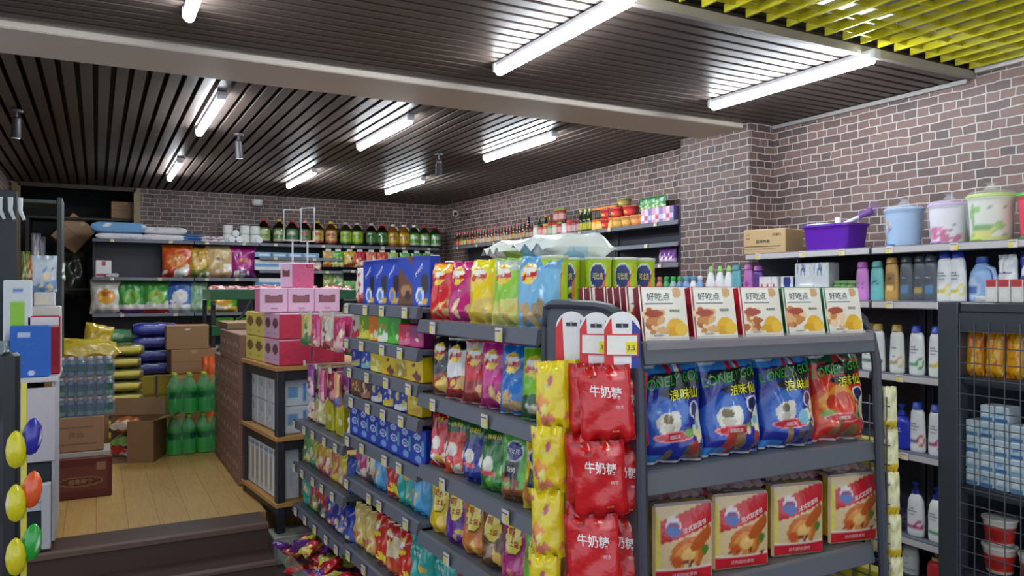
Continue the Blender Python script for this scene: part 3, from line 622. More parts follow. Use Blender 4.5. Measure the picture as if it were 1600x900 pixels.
for s,z,nn in ((2.42,1.475,3),(2.24,1.475,3),(2.04,1.475,3),(1.84,1.475,2),(2.34,1.20,3),(2.12,1.20,3),(1.88,1.20,3)):
    hook(s,z,t1=.02)
    for k in range(nn):
        me=hm[(i*3+k)%7]; on_gondola('hanging_pack',me,'%s sweet pack %s on the %s hook, far bay %s row'%(['olive','pink','crimson','rose','peach','violet','grey'][(i*3+k)%7],['in front','mid way','last'][k],ORD[i%4 if i<4 else i-4],'upper' if z>1.3 else 'lower'),'pack',s,z-.178,-.008-.045*k,'sweet packs hanging on the far bay',tw=jit(.25),lean=0)
    i+=1
# tray of small candy bags at the foot of the far end
tr=thing('candy_tray','clear tray of small candies at the foot of the far gondola bay','tray',G(2.08,.03,.128),GRZ)
part('tray_wall',MB().box(-.42,.42,-.1,-.094,0,.09,(190,210,190),.001).box(-.42,-.414,-.1,.16,0,.09,(190,210,190),.001).box(.414,.42,-.1,.16,0,.09,(190,210,190),.001).box(-.42,.42,-.1,.16,-.003,.001,(190,210,190)).mesh('tray',M_WRAP),tr)
cb=[pouch('cd%d'%k,c,c2,.10,.09,.04,None,seed=170+k) for k,(c,c2) in enumerate((((200,30,40),(230,90,60)),((196,196,50),(220,220,90)),((206,40,60),(240,220,80)),((110,50,150),(200,60,70))))]
R9=random.Random(5)
for k in range(48):
    s=2.08+R9.uniform(-.36,.36); t=.01+R9.uniform(-.12,.09); z=.135+(k//16)*.055
    p=G(s,t,z); nm=['red','lime','red and yellow','violet'][k%4]
    thing('candy_bag','small %s candy bag in the foot tray, %s of its colour, %s layer'%(nm,ORD[k//4],['bottom','middle','top'][k//16]),'sweets',p,None,'small candy bags in the tray, '+nm,cb[k%4],rot=(-1.1+R9.uniform(-.4,.3),R9.uniform(-.3,.3),R9.uniform(0,6.28)))
# ================================================================== END OF THE GONDOLA, towards the camera
EX0,EX1,EY=1.105,1.925,1.43; EZ=[1.475,1.172,.885,.56,.15]
r=thing('end_display_rack','grey end rack facing the camera with biscuit packs, blue snack bags and bread','shelving unit',(0,0,0))
part('back_panel',MB().box(EX0+.01,EX1-.01,1.828,1.842,.05,1.48,SGD,.003).mesh('bp',M_STEEL),r)
for i,z in enumerate(EZ): shelf_parts(r,EX0+.006,EX1-.006,.385-(0 if i else .0),z,EY-.0*i,.045,0)
def side_curve(x,lean=.05):
    return [(x,1.835,0.0),(x,1.835,1.50),(x,1.828,1.553),(x,1.80,1.562),(x,1.70,1.563),(x,1.58,1.561),(x,1.53,1.556),(x,1.49,1.542),(x,1.455,1.515),(x,1.432,1.475),(x,1.415,1.40),(x,1.405,1.1),(x,1.385,.6),(x,1.365,0.0)]
for x in (EX0-.006,EX1+.006):
    mb=MB(); mb.tube(side_curve(x),.013,SG,8)
    f=part('side_frame',mb.mesh('sf',M_STEEL),r)
pm=MB(); pm.prism([(1.828,.1),(1.828,1.552),(1.79,1.558),(1.56,1.556),(1.49,1.53),(1.448,1.485),(1.43,1.4),(1.42,1.1),(1.40,.6),(1.385,.1)],EX0-.010,EX0-.002,'x',(74,78,88))
part('side_panel',pm.mesh('sp',M_STEEL),r)
part('top_shelf_deck',MB().box(EX0+.006,EX1-.006,1.44,1.825,1.450,1.4735,SGL,.003).mesh('tsd',M_STEEL),r)
# wire mesh on the other end, carrying yellow packs
wm=MB()
for k in range(8): wm.tube([(EX1+.03,1.40+k*.055,.1),(EX1+.03,1.40+k*.055,1.30)],.0022,(90,94,104),5)
for k in range(22): wm.tube([(EX1+.03,1.39,.12+k*.055),(EX1+.03,1.80,.12+k*.055)],.0022,(90,94,104),5)
part('wire_mesh',wm.mesh('wm',M_WIRE),r)
# biscuit packs "haochidian" on the top shelf
def hcd(key,edge):
    p=Paint((238,232,222)).rect(-1,-.94,0,1,edge).ell(.45,.24,.42,.17,(238,184,50)).ell(.2,.16,.36,.09,(226,168,40)).ell(.7,.2,.3,.13,(240,196,70))
    p.blobs(hash(key)%97 if False else len(key)*7,12,-.95,-.1,.1,.52,[(206,134,70),(180,100,50),(226,176,120),(240,210,170)],(.12,.28),.45)
    p.ell(-.5,.5,.4,.07,(170,70,50)).ell(.6,.9,.22,.1,(214,170,120)).rect(-.9,.1,.06,.12,(238,232,222)).rect(-.92,.44,.69,.94,(244,242,238)).rect(-.86,.38,.68,.70,(60,60,60))
    mb_key=key
    return carton_mesh(key,.130,.030,.133,p,edge,edge,[('好吃点',-.24,.82,.155,(34,34,38),{'bold':.0,'maxu':1.15}),('香脆核桃',.42,.55,.055,(60,60,60),{'maxu':.9}),('高纤蔬菜饼干',-.35,.09,.035,(60,60,60),{'maxu':.9})],mat=M_GLOSSCARD,n=48,bulge=.004)
HC=[hcd('hc_dred',(128,20,40)),hcd('hc_red1',(170,20,40)),hcd('hc_redx2',(200,26,50)),hcd('hc_green12',(20,110,60)),hcd('hc_greenlong',(16,120,80))]
hx=[1.200,1.360,1.522,1.680,1.838]
for i,x in enumerate(hx):
    col=['dark red','dark red','red','green','green'][i]
    for k in range(8 if i==0 else 4):
        thing('biscuit_pack',('white fronted biscuit pack with %s edges, %s from the hanging red strips'%(col,ORD[i])) if k==0 else ('biscuit pack with %s edges behind the %s front pack, %s in its stack'%(col,ORD[i],ORD[k])),'biscuits',
              (x+(.002*k if i else 0)+(0 if k==0 else jit(.006)),EY+.022+.0325*k+(.012 if k else 0),1.4765),None,'biscuit packs on the top of the end rack',HC[i],rot=(-.17 if k==0 else -.13+jit(.03),0,-.12+ (jit(.03) if k else 0)))
# plastic lip in front of them
part('clear_guard',MB().box(EX0+.012,EX1-.012,EY-.0215,EY-.0195,1.462,1.490,(200,190,200)).mesh('guard',M_WRAP),r)
# big blue/red bags
def lonely(key,blue=True,seed=1,w=.190,h=.258):
    c=(26,44,150) if blue else (206,40,28); d=(40,90,190) if blue else (230,90,30)
    p=Paint(c); p.ell(-.35,.42,.75,.22,d,.3).ell(-.2,.44,.55,.16,(70,120,210) if blue else (236,160,50),.3)
    p.rect(-1,1,.87,1,(60,140,214) if blue else (30,90,60),.03).ell(-.7,.95,.35,.05,(230,236,240)).rect(-.2,-.05,.86,.98,(200,30,50),.0).rect(.05,.18,.86,.95,(236,236,236)).rect(.18,.3,.86,.94,(200,30,50))
    p.ell(.15,.79,.98,.075,(20,30,30)).ell(.3,.66,.75,.055,(20,24,20))
    if blue: p.ell(-.25,.38,.38,.105,(226,222,212)).ell(-.3,.32,.28,.08,(240,238,230)).ell(-.05,.44,.16,.06,(244,240,232)).ell(-.3,.42,.16,.05,(130,120,100)).ell(-.3,.34,.2,.04,(206,200,186))
    else: p.ell(-.35,.42,.5,.13,(230,150,40)).ell(-.4,.42,.26,.09,(196,50,30)).ell(.0,.44,.26,.1,(206,70,40)).ell(-.15,.35,.3,.07,(214,60,36)).ell(-.55,.3,.25,.05,(120,160,50))
    p.ell(.62,.5,.24,.085,(236,236,240)).ell(.62,.5,.19,.068,(24,34,90)).rect(.6,1,.42,.5,(26,26,34),-.1).ell(.82,.36,.2,.13,(232,226,214)).ell(.95,.3,.12,.2,(226,224,220))
    p.ell(-.12,.255,.62,.052,(236,150,160)).ell(-.12,.255,.55,.040,(200,40,60)).ell(.38,.285,.16,.04,(100,160,50))
    p.blobs(seed,5,.3,.9,.22,.36,[(236,230,200),(120,180,210),(230,220,170)],(.06,.12),.6)
    p.blobs(seed+3,5,-.4,.95,.04,.15,[(140,110,70),(170,60,50),(90,80,80)],(.09,.17),.8)
    p.ell(-.7,.05,.4,.05,(60,140,220) if blue else (220,50,40)).rect(-1,1,0,.018,(200,200,205))
    return bag_mesh(key,w,h,.085,p,[('LONELY GOD',.02,.79,.10,(50,170,60),{'maxu':1.9,'cuts':14,'slant':.06,'bold':.012}),('浪味仙',.3,.655,.115,(240,236,40),{'maxu':1.3,'cuts':6,'slant':.03,'bold':.012}),('田园蔬菜',-.12,.255,.036,(250,236,236),{'maxu':.9,'cuts':4})],nu=56,nv=80,seed=seed)
LN=[lonely('ln1',True,3),lonely('ln2',True,6),lonely('ln3',True,9),lonely('ln4',False,12)]
for i,px in enumerate((1055,1148,1236,1316)):
    x=onY(px,1.47); 
    lb=['blue snack bag with green and yellow lettering, next to the red strips','blue snack bag with green and yellow lettering, second from the red strips','blue snack bag with strong glints, beside the red bag','red snack bag with green and yellow lettering beside three blue ones'][i]
    thing('snack_bag',lb+', end rack','snack bag',(x,EY+.06,EZ[1]+.002),None,'large snack bags on the end rack',LN[i],rot=(-.10,0,[-.12,-.10,-.14,-.16][i]))
    thing('snack_bag','snack bag standing behind the %s large snack bag from the red strips, end rack'%ORD[i],'snack bag',(x-.03,EY+.20,EZ[1]+.002),None,'second row of large snack bags',LN[(i+1)%3],rot=(-.06,0,-.2))
# bread loaves in red packs
def bread(key,seed):
    p=Paint((222,196,150)).rect(-1,1,.62,.92,(200,30,44),.12).ell(.05,.36,.62,.24,(206,112,46),.2).ell(.0,.34,.42,.17,(226,150,70)).ell(.05,.36,.26,.09,(240,196,120)).ell(-.35,.27,.2,.07,(206,90,40)).ell(.55,.55,.5,.1,(190,92,36),.5).ell(.7,.4,.16,.07,(90,130,50))
    p.ell(-.45,.74,.25,.13,(230,214,214)).ell(-.45,.70,.23,.10,(60,96,170)).rect(-1,1,0,.16,(206,30,46)).rect(-1,1,.16,.18,(240,226,210)).blobs(seed,6,-.7,.8,.18,.27,[(150,70,50),(120,60,50),(226,210,180)],(.05,.12),.5).rect(-1,-.86,.18,.9,(230,214,90))
    side=Paint((120,24,34)).rect(-.6,.3,.1,.8,(190,80,84)).blobs(seed,14,-.6,.4,.1,.8,[(200,110,110),(150,40,50)],(.1,.2),.3).ell(-.1,.86,.6,.1,(110,140,190)).rect(.7,1,.1,1,(226,200,60))
    top=Paint((190,170,166)).blobs(seed+1,16,-1,1,0,1,[(240,238,236),(150,60,70),(214,200,90),(120,110,140)],(.1,.35),.3)
    return carton_mesh(key,.165,.15,.195,p,side,top,[('达利园',-.45,.76,.05,(200,30,40),{'maxu':.42}),('法式软面包',.3,.73,.075,(250,226,226),{'maxu':1.0,'slant':.12,'bold':.012}),('达利园软面包',0,.08,.06,(240,200,200),{'maxu':1.6})],stexts=[('软面包',-.15,.45,.12,(236,190,190),{'rot':math.pi/2})],mat=M_FILM,n=36,bulge=.02)
def wrap_tuft(seed):
    R=random.Random(seed); mb=MB()
    def P(u,v): 
        z=.01+.055*(1-v)**0+.035*math.sin(3*u+seed)*v; 
        x=u*.082*(1-.72*v**1.5)+.02*v; y=-.072+.13*v**.8+.012*math.sin(7*u+seed)*v
        return (x,y,.004+.052*v**.7+.010*math.sin(17*u+5*v+seed)*(.3+v)+.02*v*(1-u*u))
    mb.grid(P,16,8,Paint((226,190,196)).blobs(seed,10,-1,1,0,1,[(240,236,240),(190,60,80)],(.1,.3),.4))
    return mb.mesh('tuft',M_WRAP2)
BR=[bread('br%d'%i,i+3) for i in range(2)]
for i,px in enumerate((1062,1150,1237,1322)):
    x=onY(px,1.50)-.01
    t=thing('bread_pack','red and tan soft bread pack, lower end rack shelf, %s from red strips'%ORD[i],'bread',(x,EY+.10,EZ[2]+.001),-.20,'bread packs on the lower shelf of the end rack',BR[i%2])
    part('plastic_tuft',wrap_tuft(i+2),t,(0,.02,.197),label='gathered clear plastic on top')
    t=thing('bread_pack','bread pack in the back row of the end rack, %s from the hanging red strips'%ORD[i],'bread',(x+.01,EY+.28,EZ[2]+.001),-.10,'back row of bread packs on the end rack',BR[i%2])
for i in range(4):
    x=onY((1062,1150,1237,1322)[i],1.50)-.01
    thing('bread_pack','bread pack on the bottom shelf of the end rack, %s from the hanging red strips'%ORD[i],'bread',(x,EY+.11,EZ[3]+.001),-.15,'bread packs on the bottom shelf of the end rack',BR[i%2])
# ------------------------------------------------------------------ strips of sweets on the rack side
def cardheader(seed,price):
    w,h=.082,.13; pts=[]
    for k in range(13): a=math.pi*k/12; pts.append((w/2*math.cos(a),h-w/2+w/2*math.sin(a)))
    pts=[(w/2,0)]+pts+[(-w/2,0)]
    mb=MB(); mb.prism([(p[0],p[1]) for p in pts],-.0008,.0008,'y',(236,236,238))
    def F(u,v,o=.001): return (u*w/2,-.0008-o,v*h)
    mb.add([F(-1,0,.0006),F(-.45,0,.0006),F(-.6,.9,.0006),F(-1,.68,.0006)],[(0,1,2,3)],(214,40,44)); mb.add([F(1,0,.0006),F(.5,0,.0006),F(.55,.85,.0006),F(1,.68,.0006)],[(0,1,2,3)],(44,56,150))
    mb.box(-.014,.014,-.0022,-.0009,h-.037,h-.028,(40,40,44))
    mb.lathe([(.011,0),(.011,.0006)],(50,60,150),14); 
    if price:
        mb.box(-.037,.037,-.0035,-.0022,.028,.078,(206,50,56)); mb.box(-.034,.034,-.0042,-.0036,.031,.075,(238,236,230)); mb.box(.008,.034,-.0048,-.0043,.033,.06,(236,220,40))
        mb.text('3.5',lambda u,v:(u*w/2,-.0052,v*h),.5,.36,.09,w/2/h,(60,60,60))
    return mb.mesh('header',M_GLOSSCARD,smooth=False)
def sachet_paint(red=True):
    if red:
        return Paint((206,22,30)).rect(-1,1,0,.07,(170,14,22)).rect(-1,1,.93,1,(170,14,22)).rect(.35,.75,.80,.90,(226,110,110))
    return Paint((236,214,30)).blobs(8,12,-1,1,.1,.9,[(240,150,50),(226,130,110),(232,226,120),(200,90,120)],(.12,.3),.35)
SR=bag_mesh('sachet_red',.124,.172,.030,sachet_paint(),[('牛奶糖',.05,.66,.16,(248,240,240),{'maxu':1.2,'cuts':5,'bold':.012,'slant':-.05}),('旺仔',-.35,.86,.05,(120,16,20),{'cuts':2}),('特浓',.55,.45,.05,(246,190,190),{'cuts':2}),('净含量',.3,.14,.03,(240,200,120),{'cuts':2})],nu=22,nv=28,seed=201)
SY=bag_mesh('sachet_yellow',.085,.16,.032,sachet_paint(False),[],nu=20,nv=26,seed=202)
def strip(x,y,z,rz,me,hs,n,label,cat,dx,dy,price,name,hdr=True,dx0=0):
    t=thing(name,label,cat,(x,y,z),rz,'strips of sweets hanging on the end rack side')
    if hdr:
        part('header_card',cardheader(1,price),t,(0,0,-.13))
        z0=-.13
    else: z0=0
    for k in range(n):
        part('sachet',me,t,(dx0+dx*(k+.5),dy*(k+.5)-.012,z0-hs*(k+1)*.985+.004),rot=(.06*math.sin(k*2.1),.5*math.atan2(dx,hs)*2,.12*math.sin(k*1.7)))
    part('hook_wire',MB().tube([(0,.05,-.035),(0,-.004,-.035),(0,-.006,-.025)],.0022,(200,200,205),6).mesh('hw',M_STEEL),t)
# headers sit at px 893, 930, 965
xs=EX0-.05
strip(1.047,1.622,1.548,-.85,SY,.158,6,'yellow and orange sachet strip on the end rack side, farthest from the blue bags','sweets strip',-.012,-.004,False,'sachet_strip')
strip(1.056,1.527,1.548,-.85,SR,.170,7,'middle red milk candy strip, behind the front one on the end rack side','sweets strip',-.004,-.003,True,'sachet_strip')
strip(1.062,1.432,1.552,-.62,SR,.172,7,'front red milk candy strip with white lettering on the end rack side','sweets strip',-.014,-.004,True,'sachet_strip',dx0=-.024)
strip(1.088,1.466,1.40,-.62,SR,.170,6,'red milk candy strip without a card, closest to the large blue bags','sweets strip',-.003,0,False,'sachet_strip',False)
strip(.985,1.60,1.42,-.8,SY,.158,6,'yellow sachet strip without a card, beside the crisp shelves','sweets strip',-.005,-.003,False,'sachet_strip',False)
# pale strips with yellow packs on the other end of the rack
SP=bag_mesh('sachet_pale',.040,.12,.02,Paint((226,220,170)).rect(-1,1,.0,.2,(226,190,40)).blobs(5,6,-1,1,.3,.9,[(200,196,150),(240,236,200)],(.2,.4),.3),nu=12,nv=18,seed=203)
t=thing('sachet_strip','pale yellow sachet strip hanging down beside the grey frame of the end rack','sweets strip',(EX1+.045,1.40,1.33),-.5,'pale strips on the end rack')
for k in range(9): part('sachet',SP,t,(.004*k,0,-.12*(k+1)),rot=(0,0,.1*math.sin(k)))
YB_=carton_mesh('ybox',.10,.05,.075,Paint((196,184,40)).rect(-1,1,0,.35,(150,150,120)),(180,170,40),(190,180,50),mat=M_GLOSSCARD)
for k in range(5):
    t=thing('sachet_strip','yellow and grey sachet strip behind the wire mesh, %s along the rack side'%ORD[k],'sweets strip',(EX1+.058,1.47+.07*k,1.22),math.pi/2,'yellow strips on the mesh end')
    for q in range(8): part('sachet',SP if q%3 else YB_,t,(0,0,-.125*(q+1)),rz=0)
# ================================================================== HOUSEHOLD RACK ON THE SIDE WALL (front plane x = 3.8, faces -x)
HXF=3.80; HZ=[1.838,1.540,1.148,.738,.290,.06]
def onH(px,t=.07): return onX(px,HXF+t)
# local axes: origin at (HXF, Yfar), x runs towards the camera (rotation -90), so x = Yfar - Y
HY=3.74
for i,(a,b) in enumerate(((0,.93),(.94,1.87),(1.88,2.81))):
    bay('wall_shelving','grey wall shelving with bottles of shampoo, %s bay from the brick pillar'%ORD[i],a,b,.50,1.86,HZ,(HXF,HY,0),-math.pi/2,tags=3,back_h=1.83,lip=.035,strip=True,cat='shelving unit')
part('end_panel',MB().box(-.002,.0,.10,.47,1.55,1.82,(120,124,134)).mesh('ep',M_STEEL),[o for o in COL.objects if o.name.startswith('wall_shelving')][0],(-.004,0,0))
HR=-math.pi/2
def shampoo_prof(h,r,rn=.018): return [(r*.86,0),(r*.95,.004),(r,h*.08),(r,h*.55),(r*.9,h*.80),(r*.6,h*.92),(rn,h*.955),(rn,h*.96)]
def flatcap(h,r,rn=.02,ch=.03): return [(rn,h*.958),(rn+.002,h*.962),(rn+.001,h*.96+ch),(rn-.004,h*.96+ch+.003)]
def sq_prof(h,r): return [(r*.9,0),(r,.006),(r*1.0,h*.3),(r*.94,h*.6),(r*.86,h*.86),(r*.66,h*.93),(r*.5,h*.94)]
def bigcap(h,r,ch): return [(r*.66,h*.935),(r*.72,h*.94),(r*.62,h*.94+ch),(r*.5,h*.94+ch+.006)]
WH=(226,228,230)
def hs(key,c=WH,acc=(90,160,90),capc=(30,50,150),h=.225,pump=False,tl=True,ac2=None):
    p=Paint(c).rect(-.6,.7,.20,.25,acc)
    if ac2: p.ell(.55,.28,.35,.12,ac2).ell(.55,.28,.18,.06,c)
    tx=[('head &',-.1,.66,.040,(30,34,90),{'maxu':.8}),('shoulders',.0,.60,.040,(30,34,90),{'maxu':.9}),('去屑洗发露',-.05,.52,.030,(90,90,110),{'maxu':.7})] if tl else [('洗发露',0,.6,.04,(60,60,60),{'maxu':.7}),('滋养',0,.4,.04,(90,70,50),{'maxu':.4})]
    if pump:
        cap=[(.018,h*.96),(.022,h*.965),(.02,h*.96+.02),(.008,h*.96+.022),(.007,h*.96+.045),(.016,h*.96+.046),(.016,h*.96+.06),(.004,h*.96+.062)]
        return bottle_meshes(key,shampoo_prof(h,.050),cap,c,capc,1,.62,paint=p,texts=tx,capsx=1)
    h*=1.08; return bottle_meshes(key,sq_prof(h,.047),bigcap(h,.046,.030),c,capc,1,.55,paint=p,texts=tx,capsx=.9)
# row 1, on top: carton, mop bucket, bins
Y=onX(1208,HXF+.16)
cm=carton_mesh('mop_carton',.30,.24,.165,Paint((186,156,112)).rect(-.98,.8,.28,.31,(40,34,30)).rect(-.98,.6,.18,.195,(60,50,44)).ell(-.8,.72,.10,.12,(60,50,40)).ell(-.8,.73,.075,.09,(186,156,112)),(172,142,100),(196,168,124),
   [('旋转拖把',-.05,.50,.15,(40,34,30),{'maxu':1.0,'bold':.012}),('好媳妇',.62,.78,.12,(50,42,36),{'maxu':.5})],n=60)
thing('cardboard_carton','brown mop carton with black lettering on top of the wall shelving, next to the pillar','carton',(HXF+.16,Y,1.8385),HR+.25,None,cm)
Y=onX(1305,HXF+.15)
t=thing('mop_bucket','purple rectangular mop bucket with a white wringer basket on the wall shelving','bucket',(HXF+.15,Y,1.8385),HR+.05)
def rr(w,d,r,n=5):
    o=[]
    for cx,cy,a0 in ((w/2-r,d/2-r,0),(-w/2+r,d/2-r,90),(-w/2+r,-d/2+r,180),(w/2-r,-d/2+r,270)):
        for k in range(n): a=math.radians(a0+90*k/(n-1)); o.append((cx+r*math.cos(a),cy+r*math.sin(a)))
    return o
def rloft(mb,secs,col,close=True):
    vs=[];fs=[]; n=len(secs[0][0])
    for poly,z in secs: vs+= [(p[0],p[1],z) for p in poly]
    for i in range(len(secs)-1):
        for k in range(n): fs.append((i*n+k,i*n+(k+1)%n,(i+1)*n+(k+1)%n,(i+1)*n+k))
    fs.append(tuple(range(n-1,-1,-1)))
    if close: fs.append(tuple((len(secs)-1)*n+k for k in range(n)))
    return mb.add(vs,fs,col)
VI=(96,30,168)
part('tub',rloft(MB(),[(rr(.29,.19,.03),0),(rr(.31,.21,.03),.12),(rr(.32,.22,.035),.145),(rr(.335,.235,.035),.147),(rr(.335,.235,.035),.16),(rr(.31,.21,.03),.158),(rr(.28,.18,.03),.02)],VI,False).mesh('tub',M_PLAS),t)
part('wringer_basket',MB().lathe([(.02,.10),(.085,.11),(.095,.155),(.105,.158),(.105,.168),(.03,.165)],(232,232,236),26,c=(-.075,0)).lathe([(.018,.165),(.018,.20),(.012,.205)],(236,236,240),14,c=(.02,0)).mesh('basket',M_PLAS),t)
t=thing('wet_mop','clear wrapped mop handle leaning out of the purple bucket','mop',(HXF+.16,Y-.02,1.99),HR)
part('pole',MB().tube([(0,0,0),(.18,.05,.075)],.012,(226,226,232)).mesh('p',M_PLAS),t); part('wrapped_head',MB().tube([(.09,.02,.03),(.14,.035,.06),(.20,.05,.09),(.23,.06,.115)],[.016,.032,.038,.02],(150,110,170),12).mesh('p',M_WRAP),t)
part('mop_strands',MB().tube([(.12,.03,.05),(.19,.05,.08)],[.014,.022],(120,80,150),10).mesh('p',M_CLOTH),t)
def bin_(key,body,paint,lid,rim,px,label,pedal=True,h=.225,r=.098,tx=(),wrap=True):
    Y=onX(px,HXF+.14)
    t=thing('dustbin',label,'dustbin',(HXF+.14,Y,1.8385),HR-.25)
    b,c=bottle_meshes(key,[(r*.82,0),(r*.85,.006),(r*.97,h*.86),(r,h*.87),(r,h*.9)],[(r*1.02,h*.895),(r*1.05,h*.9),(r*1.05,h*.94),(r*.98,h*.965),(r*.5,h*.985),(r*.1,h*.99)],body,lid,paint=paint,n=36)
    for w in (): pass
    t2=part('body',b,t); part('lid',c,t)
    if pedal: part('pedal',MB().box(-.025,.025,-r*.85-.02,-r*.85+.01,.006,.018,rim,.003).mesh('pedal',M_PLAS),t)
    if wrap:
        part('plastic_wrap',MB().lathe([(r*.88,.004),(r*1.05,h*.5),(r*1.1,h*.93),(r*.9,h*1.02),(r*.35,h*1.06),(r*.15,h*1.16),(r*.3,h*1.2)],(236,240,246),22).mesh('wrap',M_WRAP),t)
bin_('bin_blue',(150,186,224),Paint((150,186,224)).ell(-.2,.62,.18,.12,(200,150,90)).ell(-.1,.5,.12,.1,(90,90,140)).ell(-.3,.55,.1,.09,(236,230,230)).rect(-.35,.05,.02,.07,(70,110,170)),(140,180,222),(90,130,190),1413,'pale blue pedal dustbin in clear plastic with a small print')
bin_('bin_pink',(232,228,236),Paint((232,228,236)).blobs(3,16,-1,1,.12,.42,[(214,50,130),(230,120,180),(190,60,120)],(.08,.16),.6).blobs(6,8,-1,1,.3,.75,[(60,50,60),(120,90,110)],(.03,.07),1).rect(-2,2,0,.07,(214,150,220)),(206,170,226),(190,130,200),1484,'white and lilac dustbin with pink flowers, in clear plastic')
bin_('bin_green',(226,228,214),Paint((226,228,214)).blobs(8,16,-1,1,.1,.4,[(130,190,50),(90,160,50),(226,214,80)],(.1,.2),.6).ell(-.1,.55,.05,.3,(110,160,50)).ell(-.2,.62,.12,.08,(120,190,60)).ell(.05,.7,.12,.07,(120,190,60)).blobs(5,6,-.9,.9,.5,.8,[(150,120,90),(190,140,160)],(.04,.08),.6).rect(-2,2,0,.1,(206,220,60)),(190,220,70),(150,190,60),1549,'large white dustbin with green floral print and lime lid',h=.25,r=.105)
bin_('bin_red',(226,60,90),Paint((226,60,90)),(70,190,80),(60,160,70),1628,'red dustbin with a green lid at the picture edge',h=.235,wrap=False)
# row 2
g='bottles on the upper shelf of the wall shelving'
def bt(key,c,capc,h=.225,paint=None,r=.045,sy=.5,tx=()):
    return bottle_meshes(key,sq_prof(h,r),bigcap(h,r,.025),c,capc,1,sy,paint=paint,texts=tx,capsx=.95)
PINKB=bt('b_pink',(206,130,206),(190,100,190),.205,Paint((206,130,206)).ell(0,.45,.35,.12,(150,80,160)).ell(0,.45,.28,.09,(206,130,206)))
TEALB=bt('b_teal',(110,186,186),(90,160,160),.205,Paint((110,186,186)).ell(0,.5,.3,.12,(50,110,120)).ell(0,.5,.22,.08,(110,186,186)))
GOLDB=bt('b_gold',(190,150,80),(180,140,70),.225,Paint((190,150,80)).rect(-.5,.5,.25,.75,(150,110,60)).ell(0,.35,.3,.1,(226,190,110)),tx=[('洗发',0,.6,.06,(80,50,30))])
GREYB=bt('b_grey',(84,90,100),(70,76,86),.228,Paint((84,90,100)).rect(-.3,.3,.2,.4,(90,130,170)),tx=[('Men',0,.6,.05,(190,190,196))])
GREYB2=bt('b_grey2',(80,84,94),(66,70,80),.228,Paint((80,84,94)).rect(-.3,.3,.2,.36,(170,150,90)),tx=[('Men',0,.6,.05,(190,190,196))])
for ms,px,lb in ((PINKB,1348,'pink bottle with an oval print'),(TEALB,1371,'pale teal bottle'),(GOLDB,1394,'gold shampoo bottle'),(GREYB,1417,'grey shampoo bottle next to the gold one'),(GREYB2,1438,'grey shampoo bottle with a tan label'),(GREYB,1455,'grey shampoo bottle, last before the white bottles')):
    bottle('shampoo_bottle',ms,lb+', upper shelf of the wall shelving',(HXF+.07,onH(px),1.5405),HR-.1,g)
HSA=hs('hs_green',WH,(60,150,80),(30,50,160),ac2=(60,150,70)); HSY=hs('hs_yel',WH,(200,180,60),(40,60,170),ac2=(226,206,80)); HSB=hs('hs_blue',WH,(40,70,160),(50,70,170),ac2=(200,90,60)); HSP=hs('hs_pink',WH,(150,30,100),(70,80,170),ac2=(190,40,120))
PAN=hs('pantene',(222,222,220),(170,140,80),(170,140,70),h=.225,tl=False,ac2=(200,180,120)); PANG=hs('pantene_g',(222,222,220),(40,90,70),(170,140,70),h=.225,tl=False)
for i,px in enumerate((1477,1497)):
    bottle('shampoo_bottle',HSY,'white shampoo bottle with dark blue cap, upper wall shelf, %s from the grey ones'%ORD[i],(HXF+.07,onH(px),1.5405),HR-.15,g)
# blue detergent jug
t=thing('detergent_jug','pale blue detergent jug with a looped handle on the upper wall shelf','jug',(HXF+.10,onH(1535,.10),1.5405),HR-.2)
bd=bottle_meshes('det',[(.062,0),(.07,.01),(.07,.10),(.062,.15),(.035,.19),(.022,.2)],[(.026,.198),(.028,.202),(.026,.228),(.015,.23)],(150,180,220),(60,90,170),1,.62,paint=Paint((140,174,220)).ell(-.3,.35,.5,.25,(190,206,230)).ell(-.2,.3,.3,.12,(80,120,190)),n=28,capsx=1)
part('body',bd[0],t); part('cap',bd[1],t); part('handle',MB().tube([(.03,-.01,.18),(.07,-.01,.165),(.084,-.01,.12),(.078,-.01,.07),(.06,-.01,.05)],.011,(150,180,220),10).mesh('hd',M_PLAS),t)
thing('refill_pouch','white refill pouch standing beside the blue detergent jug','pouch',(HXF+.09,onH(1576,.09),1.5405),HR-.2,None,bag_mesh('refw',.10,.235,.06,Paint((222,224,228)).rect(-1,1,.55,.75,(226,226,230)).ell(0,.3,.6,.12,(190,200,220)),[('Blue Moon',0,.62,.05,(50,80,160),{'maxu':1.4})],nu=16,nv=22,seed=61))
thing('refill_pouch','dark blue refill pouch at the picture edge on the upper wall shelf','pouch',(HXF+.09,onH(1612,.09),1.5405),HR-.2,None,bag_mesh('refb',.11,.25,.06,Paint((50,56,170)).ell(0,.6,.7,.1,(226,230,240)).ell(0,.3,.5,.1,(200,206,240)),nu=16,nv=22,seed=62))
# lower things at the pillar end of the same shelf level
for i,px in enumerate((1312,1322,1333)):
    b_=bottle_meshes('gjar',[(.028,0),(.032,.006),(.032,.09),(.026,.098)],[(.029,.0985),(.031,.10),(.031,.118),(.02,.12)],(110,150,90),(120,170,100),n=18)
    bottle('cream_jar',b_,'small green jar behind the biscuit packs, %s from the pillar'%ORD[i],(HXF+.08,onH(px,.08),1.5405),HR,'small green jars','jar','lid')
TP=carton_mesh('tissue_block',.13,.10,.23,Paint((226,230,236)).blobs(12,7,-.9,.9,.5,.9,[(80,120,170),(120,150,190),(60,90,140)],(.05,.12),1.4).rect(-1,1,0,.1,(214,216,222)),(222,224,230),(226,228,232),bulge=.008,mat=M_FILM,n=24)
for i,px in enumerate((1263,1289)): thing('tissue_pack','white tissue pack with blue scribble print, %s from the pillar'%ORD[i],'tissues',(HXF+.10,onH(px,.10),1.5405),HR,'white tissue packs by the pillar',TP)
